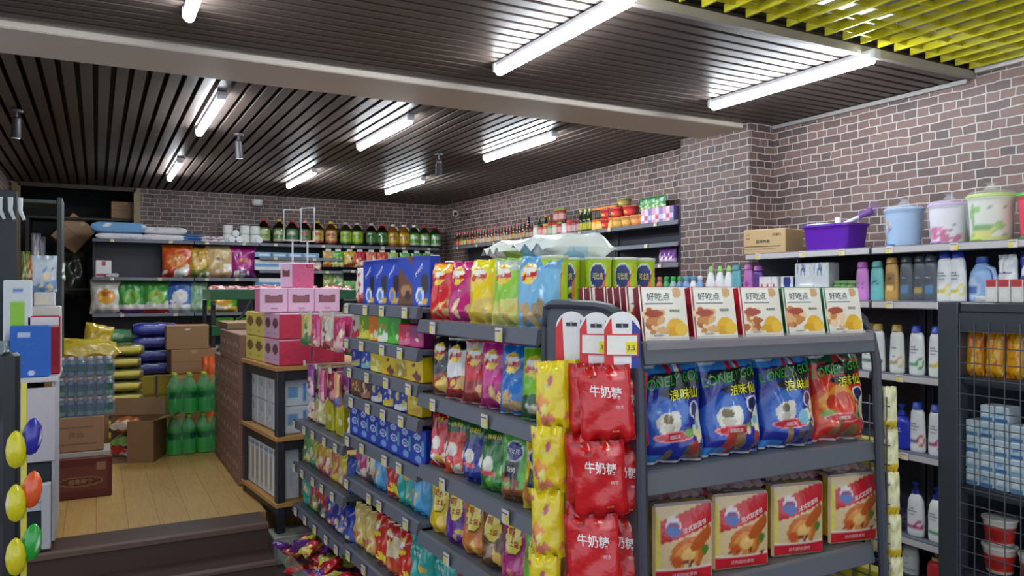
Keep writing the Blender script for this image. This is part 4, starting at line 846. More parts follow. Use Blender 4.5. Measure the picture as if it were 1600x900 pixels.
BXW=carton_mesh('white_box',.05,.09,.15,Paint((226,222,222)).rect(-.4,.4,.2,.7,(170,110,120)),(220,220,222),mat=M_GLOSSCARD)
for i,px in enumerate((1198,1207,1217)): thing('cosmetic_box','small white cosmetic box near the pillar, %s in the row'%ORD[i],'box',(HXF+.07,onH(px),1.5405),HR,'small white boxes near the pillar',BXW)
thing('cosmetic_box','white box with a dark blue curve beside the tissue packs','box',(HXF+.07,onH(1234),1.5405),HR,None,carton_mesh('wbbox',.10,.06,.15,Paint((230,230,234)).ell(.1,.8,.6,.4,(40,60,140)),(40,60,140),mat=M_GLOSSCARD))
thing('cosmetic_box','flat white box next to the white and blue box','box',(HXF+.05,onH(1251,.05)-.06,1.5405),HR,None,carton_mesh('wfbox',.10,.05,.10,Paint((230,230,226)).rect(-.5,.1,.3,.6,(40,40,50)),(226,226,226),mat=M_GLOSSCARD))
# rows 3 to 6
g='bottles on the third shelf of the wall shelving'
for ms,px,lb in ((PANG,1358,'white shampoo bottle with gold cap and dark green print'),(PANG,1372,'white gold-capped bottle half hidden by the grey frame'),(PAN,1402,'white shampoo bottle with a gold cap and tan print'),(HSA,1433,'white shampoo bottle with blue cap and green leaf print'),(HSY,1464,'white shampoo bottle with yellow print beside the dark post')):
    bottle('shampoo_bottle',ms,lb+', third shelf of wall shelving',(HXF+.07,onH(px),1.1485),HR-.15,g)
BLB=bottle_meshes('bl_pump',shampoo_prof(.19,.058),[(.018,.181),(.022,.184),(.02,.205),(.008,.207),(.007,.225),(.018,.226),(.018,.242),(.004,.244)],(44,58,180),(40,54,170),1,.6,paint=Paint((44,58,180)).rect(-.5,.5,.3,.36,(130,190,70)).rect(-1,1,.0,.04,(36,46,150)),texts=[('head &',0,.62,.05,(220,226,240),{'maxu':.6}),('shoulders',0,.54,.05,(220,226,240),{'maxu':.8})],capsx=1)
g='bottles on the fourth shelf of the wall shelving'
bottle('shampoo_bottle',BLB,'dark blue pump bottle with green line, fourth shelf of wall shelving',(HXF+.07,onH(1409),.7385),HR-.15,g)
bottle('shampoo_bottle',HSB,'white bottle with blue band, between blue pump and pink bottle, fourth shelf',(HXF+.07,onH(1434),.7385),HR-.15,g)
bottle('shampoo_bottle',HSP,'white bottle with magenta swirl by the dark post, fourth shelf',(HXF+.07,onH(1463),.7385),HR-.15,g)
g='bottles on the fifth shelf of the wall shelving'
BL2=bt('bl2',(40,54,170),(36,46,150),.25,Paint((40,54,170)).rect(-.5,.5,.25,.3,(206,90,90)),r=.045); HSPP=hs('hs_pp',WH,(150,30,100),(30,40,130),h=.235,pump=True,ac2=(190,40,120)); HSGP=hs('hs_gp',WH,(40,140,80),(30,40,130),h=.23,pump=True)
bottle('shampoo_bottle',BL2,'dark blue bottle with red line, fifth shelf of wall shelving',(HXF+.07,onH(1396),.2905),HR-.15,g)
bottle('shampoo_bottle',HSPP,'white pump bottle with magenta swirl, fifth shelf of wall shelving',(HXF+.06,onH(1431,.06),.2905),HR-.15,g,capname='pump')
bottle('shampoo_bottle',HSGP,'white pump bottle with green band beside the dark post, fifth shelf',(HXF+.06,onH(1464,.06),.2905),HR-.15,g,capname='pump')
for ms,rows in ((HSA,2),(HSB,3),(HSP,4)):
    for i in range(4):
        bottle('shampoo_bottle',ms,'shampoo bottle behind the wire rack, %s shelf down, %s along its row'%(ORD[rows],ORD[i]),(HXF+.08,2.25-.11*i-.03*rows,HZ[rows]+.0005),HR-.1,'shampoo bottles behind the wire rack')
g='bottles on the bottom shelf of the wall shelving'
WG=hs('wgreen',(200,206,206),(150,160,160),(30,120,80),h=.19,pump=True,tl=False); RP=hs('redpump',(206,50,50),(226,200,190),(190,160,90),h=.13,pump=True,tl=False)
bottle('lotion_bottle',WG,'off-white bottle with a green pump, bottom shelf of the wall shelving',(HXF+.07,onH(1422),.0605),HR-.15,g,capname='pump')
bottle('lotion_bottle',RP,'red bottle with a gold pump, bottom shelf of the wall shelving',(HXF+.07,onH(1462),.0605),HR-.15,g,capname='pump')
# low unit in front of the pillar with cleaning bottles
bay('wall_shelving','low grey unit of cleaning bottles in front of the brick pillar',0,1.00,.27,1.53,[1.54,1.1,.7,.3],(HXF,HY+1.012,0),-math.pi/2,tags=3,back_h=1.52,lip=.035)
WGC=bottle_meshes('wgc',[(.036,0),(.044,.006),(.044,.11),(.020,.185),(.015,.192)],[(.018,.19),(.022,.194),(.013,.228),(.006,.234)],(220,226,226),(150,206,110),1,.7,paint=Paint((220,226,226)).rect(-.3,.3,.35,.4,(60,60,70)),n=18)
TLB=bt('tlb',(100,170,184),(90,150,170),.215); PKB=bt('pkb',(200,120,196),(190,110,190),.215,Paint((200,120,196)).ell(0,.5,.3,.12,(150,70,160))); PPB=bt('ppb',(90,60,150),(190,110,190),.205)
for i,(ms,px,lb) in enumerate(((WGC,1111,'white cleaner bottle with a green tip, first of three'),(WGC,1125,'white cleaner bottle with a green tip, second of three'),(WGC,1139,'white cleaner bottle with a green tip, beside the teal bottle'),(TLB,1151,'teal bottle behind the biscuit packs, beside the pink bottle'),(PKB,1170,'pink bottle behind the biscuit packs in front of the pillar'),(PPB,1185,'purple bottle beside the pink one in front of the pillar'))):
    Y=onX(px,HXF+.06); z=1.5405
    bottle('cleaner_bottle',ms,lb,(HXF+.06,Y,z),HR,'cleaning bottles in front of the pillar')
SB=bottle_meshes('spraysm',[(.026,0),(.03,.006),(.03,.10),(.014,.13)],[(.016,.128),(.018,.132),(.018,.152),(.01,.155)],(110,170,210),(90,150,200),1,.7,n=14)
cc=[((120,170,214),(230,236,240)),((226,232,236),(100,170,220)),((110,160,214),(110,180,230)),((90,150,200),(80,190,100)),((150,190,180),(70,190,80)),((60,160,110),(60,180,90)),((190,110,80),(206,120,80)),((150,120,90),(180,100,80))]
for i,(a,b) in enumerate(cc):
    ms=bottle_meshes('spray%d'%i,[(.028,0),(.033,.006),(.033,.10),(.015,.135)],[(.017,.133),(.022,.137),(.022,.163),(.01,.167)],a,b,1,.7,n=14)
    px=1094-10.5*i
    bottle('cleaner_bottle',ms,'small %s cleaner bottle, %s counting from the white ones towards the green cans'%(['blue','white','blue','blue-green','pale','green','brown','tan'][i],ORD[i]),(HXF+.06,onX(px,HXF+.06),1.5405),HR,'small cleaner bottles in front of the pillar')
# ================================================================== WIRE RACK at the picture edge
RX=2.47; RY1=1.55
r=thing('wire_rack','dark grey rack with wire mesh side, holding orange bags and light blue boxes','shelving unit',(0,0,0))
part('post',MB().box(RX-.03,RX+.03,RY1-.055,RY1+.012,0,1.565,(66,70,80),.004).mesh('post',M_STEEL),r)
part('post',MB().box(RX+.42,RX+.47,RY1-.05,RY1+.012,0,1.565,(66,70,80),.004).mesh('post',M_STEEL),r)
part('post',MB().box(RX-.03,RX+.03,.45,.50,0,1.565,(66,70,80),.004).mesh('post',M_STEEL),r)
part('back_panel',MB().box(RX+.43,RX+.45,.51,RY1-.06,.1,1.55,SGD,.003).mesh('bp',M_STEEL),r)
part('end_panel',MB().box(RX+.031,RX+.419,RY1-.01,RY1+.008,.05,1.56,(62,66,76),.002).mesh('ep2',M_STEEL),r)
part('top_rail',MB().box(RX-.026,RX+.43,.505,RY1-.06,1.53,1.562,(62,66,76),.004).box(RX-.028,RX-.012,.505,RY1-.056,1.47,1.53,(62,66,76),.003).mesh('tr',M_STEEL),r)
for z in (1.325,.975,.70,.30):
    part('shelf',MB().box(RX-.005,RX+.428,.505,RY1-.057,z-.03,z,(52,56,66),.003).mesh('sh',M_STEEL),r)
wm=MB()
y=.52
while y<RY1-.058: wm.tube([(RX-.032,y,.10),(RX-.032,y,1.50)],.0018,(84,88,98),5); y+=.046
z=.12
while z<1.5: wm.tube([(RX-.032,.50,z),(RX-.032,RY1-.057,z)],.0018,(84,88,98),5); z+=.05
part('wire_mesh',wm.mesh('wm2',M_WIRE),r)
CUP=(226,150,20)
OB=[bag_mesh('orange%d'%k,.055,.145,.035,Paint((230,160,24)).blobs(k+3,9,-1,1,.05,.95,[(240,190,50),(226,130,30),(236,206,90),(220,120,50)],(.2,.45),.3),nu=14,nv=20,seed=220+k) for k in range(3)]
for i in range(9):
    thing('orange_pouch','small orange pouch behind the wire mesh, %s from the dark post'%ORD[i],'pouch',(RX+.035,RY1-.075-.062*i,1.3255),HR+jit(.2),'orange pouches behind the wire mesh',OB[i%3],rot=None)
    thing('orange_pouch','orange pouch in the second row behind the mesh, %s from the dark post'%ORD[i],'pouch',(RX+.085,RY1-.082-.062*i,1.3255),HR+jit(.2),'second row of orange pouches',OB[(i+1)%3])
LB=[carton_mesh('lbox%d'%k,.042,.07,.052,Paint((186,206,220)).rect(-1,1,.0,.25,[(90,140,190),(70,120,180),(150,180,200)][k]).rect(-.6,.4,.45,.7,[(226,232,236),(110,160,200),(232,236,240)][k],.1),(200,214,224),(214,224,232),mat=M_GLOSSCARD,n=10) for k in range(3)]
n=0
for c in range(11):
    hh=5 if c%3 else 4
    if c==0: hh=4
    for q in range(hh):
        thing('small_carton','small light blue carton behind mesh, %s column from post, %s from shelf'%(ORD[c],ORD[q]),'carton',(RX+.04,RY1-.080-.0455*c,.9755+.0525*q-(0 if 0 else .0)),HR+jit(.03),'light blue cartons behind the wire mesh',LB[(c+q*2)%3]); n+=1
NC=bottle_meshes('noodle',[(.034,0),(.038,.004),(.048,.075),(.05,.08)],[(.0505,.0802),(.052,.082),(.052,.087),(.045,.088)],None,(230,228,224),paint=Paint((214,206,200)).rect(-2,2,.15,.75,(200,50,40)).ell(0,.45,.4,.22,(160,30,30)).rect(-2,2,.0,.1,(190,180,170)),n=26)
for i in range(6):
    for q in range(2 if i%2==0 else 1):
        bottle('noodle_cup',NC,'red and white cup in the wire rack, %s from the post, %s one'%(ORD[i],'upper' if q else 'lower'),(RX+.07,RY1-.13-.112*i,.7005+.089*q),HR+.3,'red and white cups in the wire rack','cup','lid')
for i in range(5):
    thing('green_pouch','green pouch in the wire rack behind the red cups, %s from the post'%ORD[i],'pouch',(RX+.22,RY1-.25-.11*i,.7005),HR,'green pouches in the wire rack',bag_mesh('gpo',.10,.22,.05,Paint((90,120,30)).blobs(3,5,-1,1,.2,.8,[(150,170,50)],(.2,.4),.3),nu=12,nv=14,seed=231))
# white boxes with red tops standing on the rack
WR=carton_mesh('wr_box',.036,.036,.072,Paint((226,222,220)).rect(-1,1,.72,1,(190,60,70)).rect(-.7,.7,.2,.6,(236,234,230)),Paint((226,222,220)).rect(-1,1,.72,1,(190,60,70)),(200,80,90),mat=M_GLOSSCARD)
for i in range(7):
    thing('small_white_box','small white box with a red top standing on the wire rack, %s from the post'%ORD[i],'box',(RX+.02,onX(1558,RX)-.0385*i+.03-.01,1.5625),HR,'small white boxes with red tops on the wire rack',WR)
thing('tissue_pack','flat white tissue pack lying on the wire rack beside the post','tissues',(RX+.09,1.435,1.5625),HR,None,carton_mesh('flat_t',.09,.10,.02,Paint((222,224,228)).blobs(2,4,-1,1,.2,.8,[(190,200,214)],(.2,.4),.4),(220,222,226),(228,230,234),mat=M_FILM,bulge=.003))
# ================================================================== BACK WALL SHELVING (front plane y = 9.63)
BYF=9.63; BZ=2.172
def bx(px,t=.08): return onY(px,BYF+t)
X0=-.045
edges=[X0,1.0,1.73,2.75,3.45,4.08]
lv=[[BZ,1.745,1.338,.95,.50],[BZ,1.745,1.338,.95,.50],[BZ,2.005,1.845,1.62,1.2,.7],[BZ,1.86,1.5,1.1,.7],[BZ,1.86,1.5,1.1,.7]]
for i in range(5):
    bay('back_shelving','dark wall shelving along the back wall, %s bay from the storeroom doorway'%ORD[i],edges[i],edges[i+1]-.004,.38,2.20,lv[i],(0,BYF,0),0,tags=2,back_h=2.17,lip=.03,base=.29+.1)
def B(name,me,label,cat,px,z,t=.09,group=None,rz=0,dx=0): return thing(name,label,cat,(bx(px,t)+dx,BYF+t,z+.0008),rz,group,me)
# folded bedding on top
def folded(key,w,d,h,c,c2,layers=3,seed=1):
    if key in _M: return _M[key]
    mb=MB(); R=random.Random(seed)
    for k in range(layers):
        z=h*k/layers; hh=h/layers*.96
        def P(u,v,z=z,hh=hh,k=k): 
            a=v*2*math.pi; cy=math.cos(a); sy=math.sin(a)
            r=.5+.03*math.sin(9*u+k*2)
            return (u*w/2*(1-.04*abs(sy)),-(d/2)*(abs(cy)**.3)*(1 if cy>0 else -1)*(1+.02*math.sin(6*u+k))*(1-.08*u**8),z+hh*(.5+.5*(abs(sy)**.4)*(1 if sy>0 else -1)*(1-.45*u**10)))
        mb.grid(P,18,20,Paint(c).blobs(seed+k,12,-1,1,0,1,[c2],(.08,.22),.25))
        for e in (-1,1):
            vs=[P(e,v) for v in np.linspace(0,1,21)][:-1]; mb.add(vs,[tuple(range(20)) if e<0 else tuple(range(19,-1,-1))],c)
    _M[key]=mb.mesh(key,M_CLOTH,ang=60); return _M[key]
B('folded_blanket',folded('bl_white',.50,.24,.075,(226,222,228),(200,196,206),1,3),'folded white quilt, lower one of the pile nearest the doorway','blanket',188,BZ,.15)
B('folded_blanket',folded('bl_blue',.56,.26,.125,(120,170,214),(226,232,240),1,4),'light blue and white patterned blanket lying on a white quilt','blanket',186,BZ+.077,.15)
B('folded_blanket',folded('bl_white2',.50,.24,.075,(230,226,230),(206,200,206),1,5),'folded white quilt beside the blue blanket, lower one','blanket',256,BZ,.15)
B('folded_blanket',folded('bl_white3',.48,.24,.085,(226,222,226),(196,192,200),1,6),'folded white quilt beside the blue blanket, upper one','blanket',256,BZ+.077,.15)
B('folded_cloth',folded('bl_sm',.20,.2,.085,(70,110,170),(90,130,190),3,7),'small pile of folded blue cloth on the top back shelf','cloth',299,BZ,.12)
gl=folded('glove',.15,.09,.035,(222,216,220),(170,60,80),1,8); 
R3=random.Random(9)
for k in range(12): thing('work_glove','white work glove with red cuff, %s in the heap on the top back shelf'%ORD[k],'glove',(bx(329)+((k%3)-1)*.09+R3.uniform(-.02,.02),BYF+.10+.09*((k//3)%2),BZ+.001+.037*(k//6)*1.0+.0*(k)+(0 if k<6 else .037*.0)),None,'white work gloves heaped on the back shelf',gl,rot=(0,R3.uniform(-.05,.05),R3.uniform(-.5,.5)))
roll=MB(); roll.lathe([(.015,0),(.055,.002),(.058,.01),(.058,.095),(.055,.103),(.015,.105),(.015,.0)],(230,230,226),24); RLL=roll.mesh('roll',M_CLOTH)
RL2=MB().lathe([(.015,0),(.055,.002),(.058,.01),(.058,.095),(.055,.103),(.015,.105)],None,24,paint=Paint((226,228,222)).rect(-2,2,.15,.25,(120,160,130)).rect(-2,2,.7,.8,(120,160,130)),h=.105).mesh('roll2',M_CLOTH)
for k in range(2): B('paper_roll',RL2,'white paper roll with green stripes, %s of two standing by the gloves'%['lower','upper'][k],'paper roll',356,BZ+.106*k,.09,'striped paper rolls')
SR3=MB().tube([(0,0,0),(0,.12,0)],.040,(232,232,236),18).mesh('rl3',M_CLOTH)
for k,(dx,dz) in enumerate(((0,0),(.082,0),(.041,.071))): thing('paper_roll','small white roll seen end on, %s of three in a triangle'%['first','second','topmost'][k],'paper roll',(bx(352)+.09+dx-.02,BYF+.012,BZ+.0415+dz),None,'small white rolls seen end on',SR3)
for k in range(4): thing('paper_roll','white paper roll with green print in the stack of four, %s %s'%(['lower','upper'][k//2],['doorway side','jug side'][k%2]),'paper roll',(bx(384)+.02+.12*(k%2)-.03,BYF+.09,BZ+.001+.106*(k//2)),None,'green printed paper rolls in a stack of four',RL2)
thing('paper_roll','single small white roll beside the first oil jug','paper roll',(bx(397)+.05,BYF+.012,BZ+.0415),None,None,SR3)
# oil jugs
def jug(key,body,lab,cap,lab2):
    prof=[(.070,0),(.078,.01),(.080,.05),(.080,.17),(.074,.205),(.05,.245),(.026,.268),(.024,.28)]
    return bottle_meshes(key,prof,[(.027,.279),(.029,.281),(.029,.305),(.02,.308)],body,cap,1,.85,paint=Paint(body).rect(-.7,.7,.14,.66,lab).rect(-.7,.7,.14,.24,lab2).ell(-.1,.48,.45,.08,lab2),mat=M_GLASS,texts=[('食用油',0,.36,.06,(60,40,30),{'maxu':.9})],n=26,capsx=1)
dk=(34,20,14); am=(150,96,20); gnn=(30,50,26)
JJ=[(412,dk,(150,190,90),(206,60,40),(226,220,190),'dark jug with green and cream label and red cap'),(436,dk,(120,170,80),(226,190,60),(226,220,190),'dark jug with green label and yellow cap'),(456,dk,(90,150,90),(200,70,70),(210,214,190),'dark jug behind the white sign frame'),(476,dk,(90,150,90),(230,150,160),(190,90,80),'dark jug with a pink cap'),
    (496,dk,(226,206,80),(206,170,50),(190,60,40),'dark jug with a yellow label'),(517,(90,50,14),(232,190,110),(240,200,40),(190,60,50),'amber jug with tan label and yellow cap'),(540,gnn,(190,220,60),(230,190,190),(120,180,50),'green jug with lime label and pink cap'),(558,gnn,(190,220,60),(230,190,190),(120,180,50),'green jug with lime label, pale cap'),
    (580,dk,(100,160,80),(230,200,200),(40,90,60),'dark jug with a green label, slim'),(597,dk,(100,160,80),(200,70,60),(40,90,60),'dark jug with green label, red cap'),(614,am,(232,200,50),(236,226,220),(190,120,40),'golden jug with a yellow label'),(631,am,(232,200,50),(236,226,220),(190,120,40),'golden jug with yellow label, beside green ones'),(647,gnn,(130,200,80),(236,236,230),(236,240,226),'dark jug with bright green label'),(663,gnn,(130,200,90),(206,60,50),(236,240,226),'dark jug with bright green label and red handle'),(680,gnn,(120,180,90),(206,60,50),(236,240,226),'last dark jug before the corner')]
for i,(px,b,l_,c,l2,lb) in enumerate(JJ):
    ms=jug('jug%d'%i,b,l_,c,l2); t=B('oil_jug',ms[0],'%s, %s oil jug from doorway'%(lb,ORD[i]),'jug',px,BZ,.11,'cooking oil jugs on the top back shelf')
    part('cap',ms[1],t)
    part('handle',MB().tube([(.03,0,.265),(.062,0,.258),(.07,0,.225)],.008,c,8).mesh('jh',M_PLAS),t)
# second shelf
BOX1=carton_mesh('wshoe',.16,.12,.19,Paint((222,218,216)).rect(-.3,.3,.7,.95,(190,40,50)).rect(-1,.6,.05,.2,(160,60,60)),(210,206,206),mat=M_CARD)
t=B('small_carton',BOX1,'small white carton with a red mark, alone on the middle back shelf','box',160,1.745,.08,rz=.2)
thing('folded_cloth','small crumpled white cloth beside the white carton','cloth',(bx(172)+.02,BYF+.05,1.7458),0,None,folded('crc',.13,.10,.05,(200,200,200),(150,150,150),1,11))
def sack(key,c,c2,title,tc,w=.36,h=.42,seed=1,win=None,c3=None):
    p=Paint(c).rect(-1,1,0,.28,c2).blobs(seed,8,-.9,.9,.05,.4,[c2,(236,230,220)],(.1,.3),.4)
    if win: p.ell(0,.5,.6,.22,win)
    if c3: p.rect(-1,1,0,.14,c3)
    return bag_mesh(key,w,h,.13,p,[(title,0,.58,.13,tc,{'maxu':1.3,'cuts':4,'bold':.012})],nu=22,nv=28,seed=seed,seal=.03)
for k,(me,px,lb) in enumerate(((sack('s1',(214,90,30),(190,50,30),'大米',(240,220,180),.34,.385,301,(230,140,60)),277,'orange rice bag'),(sack('s2',(206,160,60),(120,130,50),'米',(150,40,30),.27,.36,302,(226,190,90)),312,'yellow and green rice bag'),(sack('s3',(214,186,130),(200,160,110),'香米',(90,60,40),.32,.385,303),343,'tan rice bag'),(sack('s4',(160,30,120),(110,30,110),'泰国',(240,180,60),.32,.385,304,(190,50,140)),379,'magenta rice bag'))):
    B('rice_bag',me,lb+' on the middle back shelf','rice bag',px,1.746,.12,'rice bags on the middle back shelf')
for k,(me,px,lb) in enumerate(((sack('s5',(226,222,214),(222,214,200),'面粉',(190,60,30),.32,.385,305,(236,170,50)),166,'white flour bag with an orange panel'),(sack('s6',(60,150,60),(220,220,214),'米',(220,90,50),.315,.375,306,(120,190,80),(120,60,150)),205,'green bag with purple foot'),(sack('s7',(70,156,60),(220,220,214),'米',(220,90,50),.315,.375,307,(150,200,90),(206,60,40)),244,'green bag with red foot'),
     (sack('s8',(60,110,190),(226,232,240),'米',(236,200,60),.30,.375,308,(236,236,236)),281,'blue and white bag with yellow panel'),(sack('s9',(150,196,160),(190,216,190),'米',(60,120,60),.22,.36,309),309,'pale green bag'),(sack('s10',(90,180,50),(236,200,80),'米',(240,240,240),.36,.28,310,(236,170,60)),347,'bright green and orange bag'))):
    B('rice_bag',me,lb+' on the lower back shelf','rice bag',px,1.339,.12,'bags on the lower back shelf')
# third bay: paper goods
LBP=carton_mesh('lbp',.22,.14,.06,Paint((130,170,206)).rect(-.6,.6,.2,.7,(200,216,230)),(120,160,200),(150,190,220),mat=M_FILM)
for i,px in enumerate((411,435,459,483)): B('tissue_pack',LBP,'flat light blue tissue pack under the top back shelf, %s from the rice bags'%ORD[i],'tissues',px,2.0055,.09,'flat tissue packs under the top back shelf')
TW=carton_mesh('twb',.11,.12,.13,Paint((222,224,228)).rect(-1,1,.3,.62,(90,150,200)),(210,214,220),mat=M_FILM)
TW2=carton_mesh('twc',.075,.12,.13,Paint((232,232,234)).rect(-.3,.3,.2,.8,(214,200,206)),(226,226,230),mat=M_FILM)
for i,px in enumerate((404,416,428)): B('tissue_pack',TW,'white tissue block with a blue band, %s from the magenta rice bag'%ORD[i],'tissues',px,1.846,.09,'white and blue tissue blocks')
for i,px in enumerate((438,447,456,465,474)): B('tissue_pack',TW2,'slim white tissue pack on the back shelf, %s from the blue banded ones'%ORD[i],'tissues',px,1.846,.09,'slim white tissue packs')
for i,px in enumerate((404,416,428,440)): B('tissue_pack',TW,'white and blue tissue block on the lower shelf, %s from the rice bags'%ORD[i],'tissues',px,1.6205,.09,'white and blue tissue blocks on the lower shelf')
thing('food_pack','small white and red pack hanging by the slim tissue packs','pack',(bx(492),BYF+.05,1.846),0,None,pouch('wrp',(226,220,214),(200,60,60),.16,.16,.05,None,seed=311))
# hanging packs with white tops, fourth and fifth bays
cols=[((190,160,90),(200,120,60)),((90,170,60),(226,220,120)),((206,170,60),(150,60,40)),((190,40,50),(230,190,150)),((206,110,90),(236,226,214)),((200,80,60),(226,150,90)),((170,190,110),(200,90,60)),((120,190,110),(90,170,90)),((110,180,120),(190,214,150)),((150,190,90),(206,120,80))]
for i,((a,b),px) in enumerate(zip(cols,(513,528,546,562,580,597,614,633,651,668))):
    t=B('hanging_pack',pouch('hp%d'%i,a,b,.15,.20,.05,None,seed=320+i),'food pack hanging below the top back shelf, %s under the oil jugs'%ORD[i],'pack',px,1.90,.02,'packs hanging below the oil jugs')
    part('header_card',MB().box(-.035,.035,-.003,.0,.2,.235,(230,228,226)).mesh('hc',M_CARD),t)
for i,((a,b),px) in enumerate(zip(cols[::-1],(513,528,546,562,580,597,614,633,651,668))):
    B('food_pack',pouch('hq%d'%i,a,b,.15,.22,.05,None,seed=340+i),'food pack on the back shelf behind the gondola, %s from the tissue packs'%ORD[i],'pack',px,1.505 if px>530 else 1.625,.09,'food packs on the back shelf behind the gondola')
# ================================================================== SHELF ALONG THE SIDE WALL AT THE BACK (front plane x = 4.1)
SX=4.10
for i,(a,b,l2) in enumerate(((4.765,5.9,[2.165,1.99,1.82,1.5,1.1]),(5.905,7.05,[2.165,1.8,1.4,1.0]),(7.055,8.2,[2.165,1.8,1.4,1.0]),(8.205,9.2,[2.165,1.8,1.4,1.0]))):
    bay('side_shelving','dark shelving on the side wall past the pillar, %s bay from the pillar'%ORD[i],0,b-a,.23,2.19,l2,(SX,b,0),-math.pi/2,tags=2,back_h=2.40 if i<0 else 2.16,lip=.03,base=.39)
part('end_panel',MB().box(1.128,1.134,.004,.225,.3,2.30,(60,64,76)).mesh('ep3',M_STEEL),[o for o in COL.objects if o.name.startswith('side_shelving')][0])
TZ=2.166
def S(name,me,label,cat,px,z=TZ,t=.07,group=None,rz=0): return thing(name,label,cat,(SX+t,onX(px,SX+t),z+.0008),HR+rz,group,me)
def sauce(key,b,l_,c,h=.19,r=.028):
    return bottle_meshes(key,[(r*.9,0),(r,.005),(r,h*.55),(r*.5,h*.75),(r*.4,h*.9)],[(r*.45,h*.895),(r*.5,h*.9),(r*.5,h),(r*.3,h+.003)],b,c,paint=Paint(b).rect(-2,2,.1,.45,l_),mat=M_GLASS,n=16)
SA=sauce('sa',(70,40,20),(226,110,60),(190,50,40)); SBb=sauce('sb',(110,80,40),(226,190,120),(200,60,50)); SCc=sauce('sc',(90,90,90),(230,200,180),(206,70,60),.17); SDd=sauce('sd',(60,40,20),(190,220,80),(200,60,50)); SEe=sauce('se',(150,60,40),(226,200,170),(70,80,100),.17)
y0=onX(716,SX+.07); y1=onX(832,SX+.07)
n=26
for i in range(n):
    Y=y0+(y1-y0)*i/(n-1); ms=[SA,SA,SBb,SDd,SA,SBb,SA][i] if i<7 else [SCc,SEe,SBb][i%3]
    bottle('sauce_bottle',ms,'sauce bottle on the top side wall shelf, %s from the back corner'%ORD[i],(SX+.06,Y,TZ+.0008),HR,'sauce bottles on the top side wall shelf')
JR=[((226,226,220),(160,190,150)),((200,70,50),(60,60,60)),((190,110,60),(226,190,120)),((110,150,80),(190,60,50)),((206,190,160),(200,60,50)),((160,50,40),(150,170,60)),((220,214,210),(50,50,60)),((190,60,50),(220,90,70)),((120,60,50),(160,60,60)),((110,40,50),(200,80,120))]
for i,(a,b) in enumerate(JR):
    ms=bottle_meshes('jr%d'%i,[(.038,0),(.042,.004),(.042,.1),(.036,.112)],[(.038,.1115),(.04,.114),(.04,.132),(.03,.135)],a,b,paint=Paint(a).rect(-2,2,.2,.7,tuple((a[k]+255)//2 for k in range(3))),mat=M_GLOSSCARD,n=18)
    S('food_jar',ms[0],'food jar on the side wall shelf past the sauce bottles, %s of ten'%ORD[i],'jar',839+7.5*i,group='food jars on the side wall shelf'); part('lid',ms[1],COL.objects[-1])
for i,(px,h) in enumerate(((826,.26),(843,.24),(853,.25),(860,.25))):
    bottle('sauce_bottle',sauce('tl%d'%i,[(50,50,60),(60,90,50),(70,60,40),(190,110,50)][i],[(210,214,220),(200,190,120),(150,190,90),(226,150,60)][i],[(40,50,90),(120,100,60),(200,180,60),(206,90,50)][i],h,.03),'taller sauce bottle behind the jars, %s from the back corner'%ORD[i],(SX+.16,onX(px,SX+.16),TZ+.0008),HR,'tall sauce bottles behind the jars')
# a jar on top of the jars
ms=bottle_meshes('jr5',None,None,None,None)
t=S('food_jar',ms[0],'dark jar stacked on top of the other jars','jar',879,TZ+.137,.075); part('lid',ms[1],t)
t=S('food_jar',ms[0],'dark jar stacked on top, beside the first stacked one','jar',871,TZ+.137,.075); part('lid',ms[1],t)
for i,px in enumerate((908,915,922)): bottle('sauce_bottle',sauce('gy',(50,70,30),(226,214,60),(190,190,80),.22,.034),'green bottle with a yellow label, %s of three'%ORD[i],(SX+.07,onX(px,SX+.07),TZ+.0008),HR,'green bottles with yellow labels')
OJ=bottle_meshes('ojar',[(.03,0),(.034,.004),(.034,.075),(.028,.085)],[(.03,.0845),(.032,.087),(.032,.104),(.024,.106)],(236,170,60),(226,120,40),paint=Paint((236,180,70)).rect(-2,2,.3,.7,(240,200,110)),n=16,mat=M_GLOSSCARD)
for i in range(5): S('food_jar',OJ[0],'orange jar with orange lid, %s from the green bottles'%ORD[i],'jar',930+6.3*i,group='orange jars on the side wall shelf'); part('lid',OJ[1],COL.objects[-1])
OJ2=bottle_meshes('ojar2',[(.03,0),(.034,.004),(.034,.075),(.028,.085)],[(.03,.0845),(.032,.087),(.032,.104),(.024,.106)],(60,40,30),(240,150,80),n=16,mat=M_GLOSSCARD)
for i in range(6): S('food_jar',OJ2[0],'dark jar with a bright orange lid on the upper layer, %s from the green bottles'%ORD[i],'jar',930+6.3*i,TZ+.107,group='dark jars with orange lids, upper layer'); part('lid',OJ2[1],COL.objects[-1])
def bowl(key,c,l_,h=.075,r=.07): return bottle_meshes(key,[(r*.7,0),(r*.76,.004),(r*.97,h),(r,h+.003)],[(r,h+.0035),(r*1.04,h+.005),(r*1.04,h+.014),(r*.9,h+.016)],c,l_,paint=Paint(c).rect(-2,2,.25,.75,tuple(min(255,k+30) for k in c)).blobs(3,3,-1,1,.3,.7,[(236,200,90)],(.1,.2),.8),n=24,mat=M_GLOSSCARD)
RB=bowl('rb',(190,40,40),(206,60,50)); YB2=bowl('yb2',(200,150,70),(214,170,80)); OB2=bowl('ob2',(206,130,80),(220,150,100)); OL=bowl('ol',(130,120,50),(150,140,70),.06,.065)
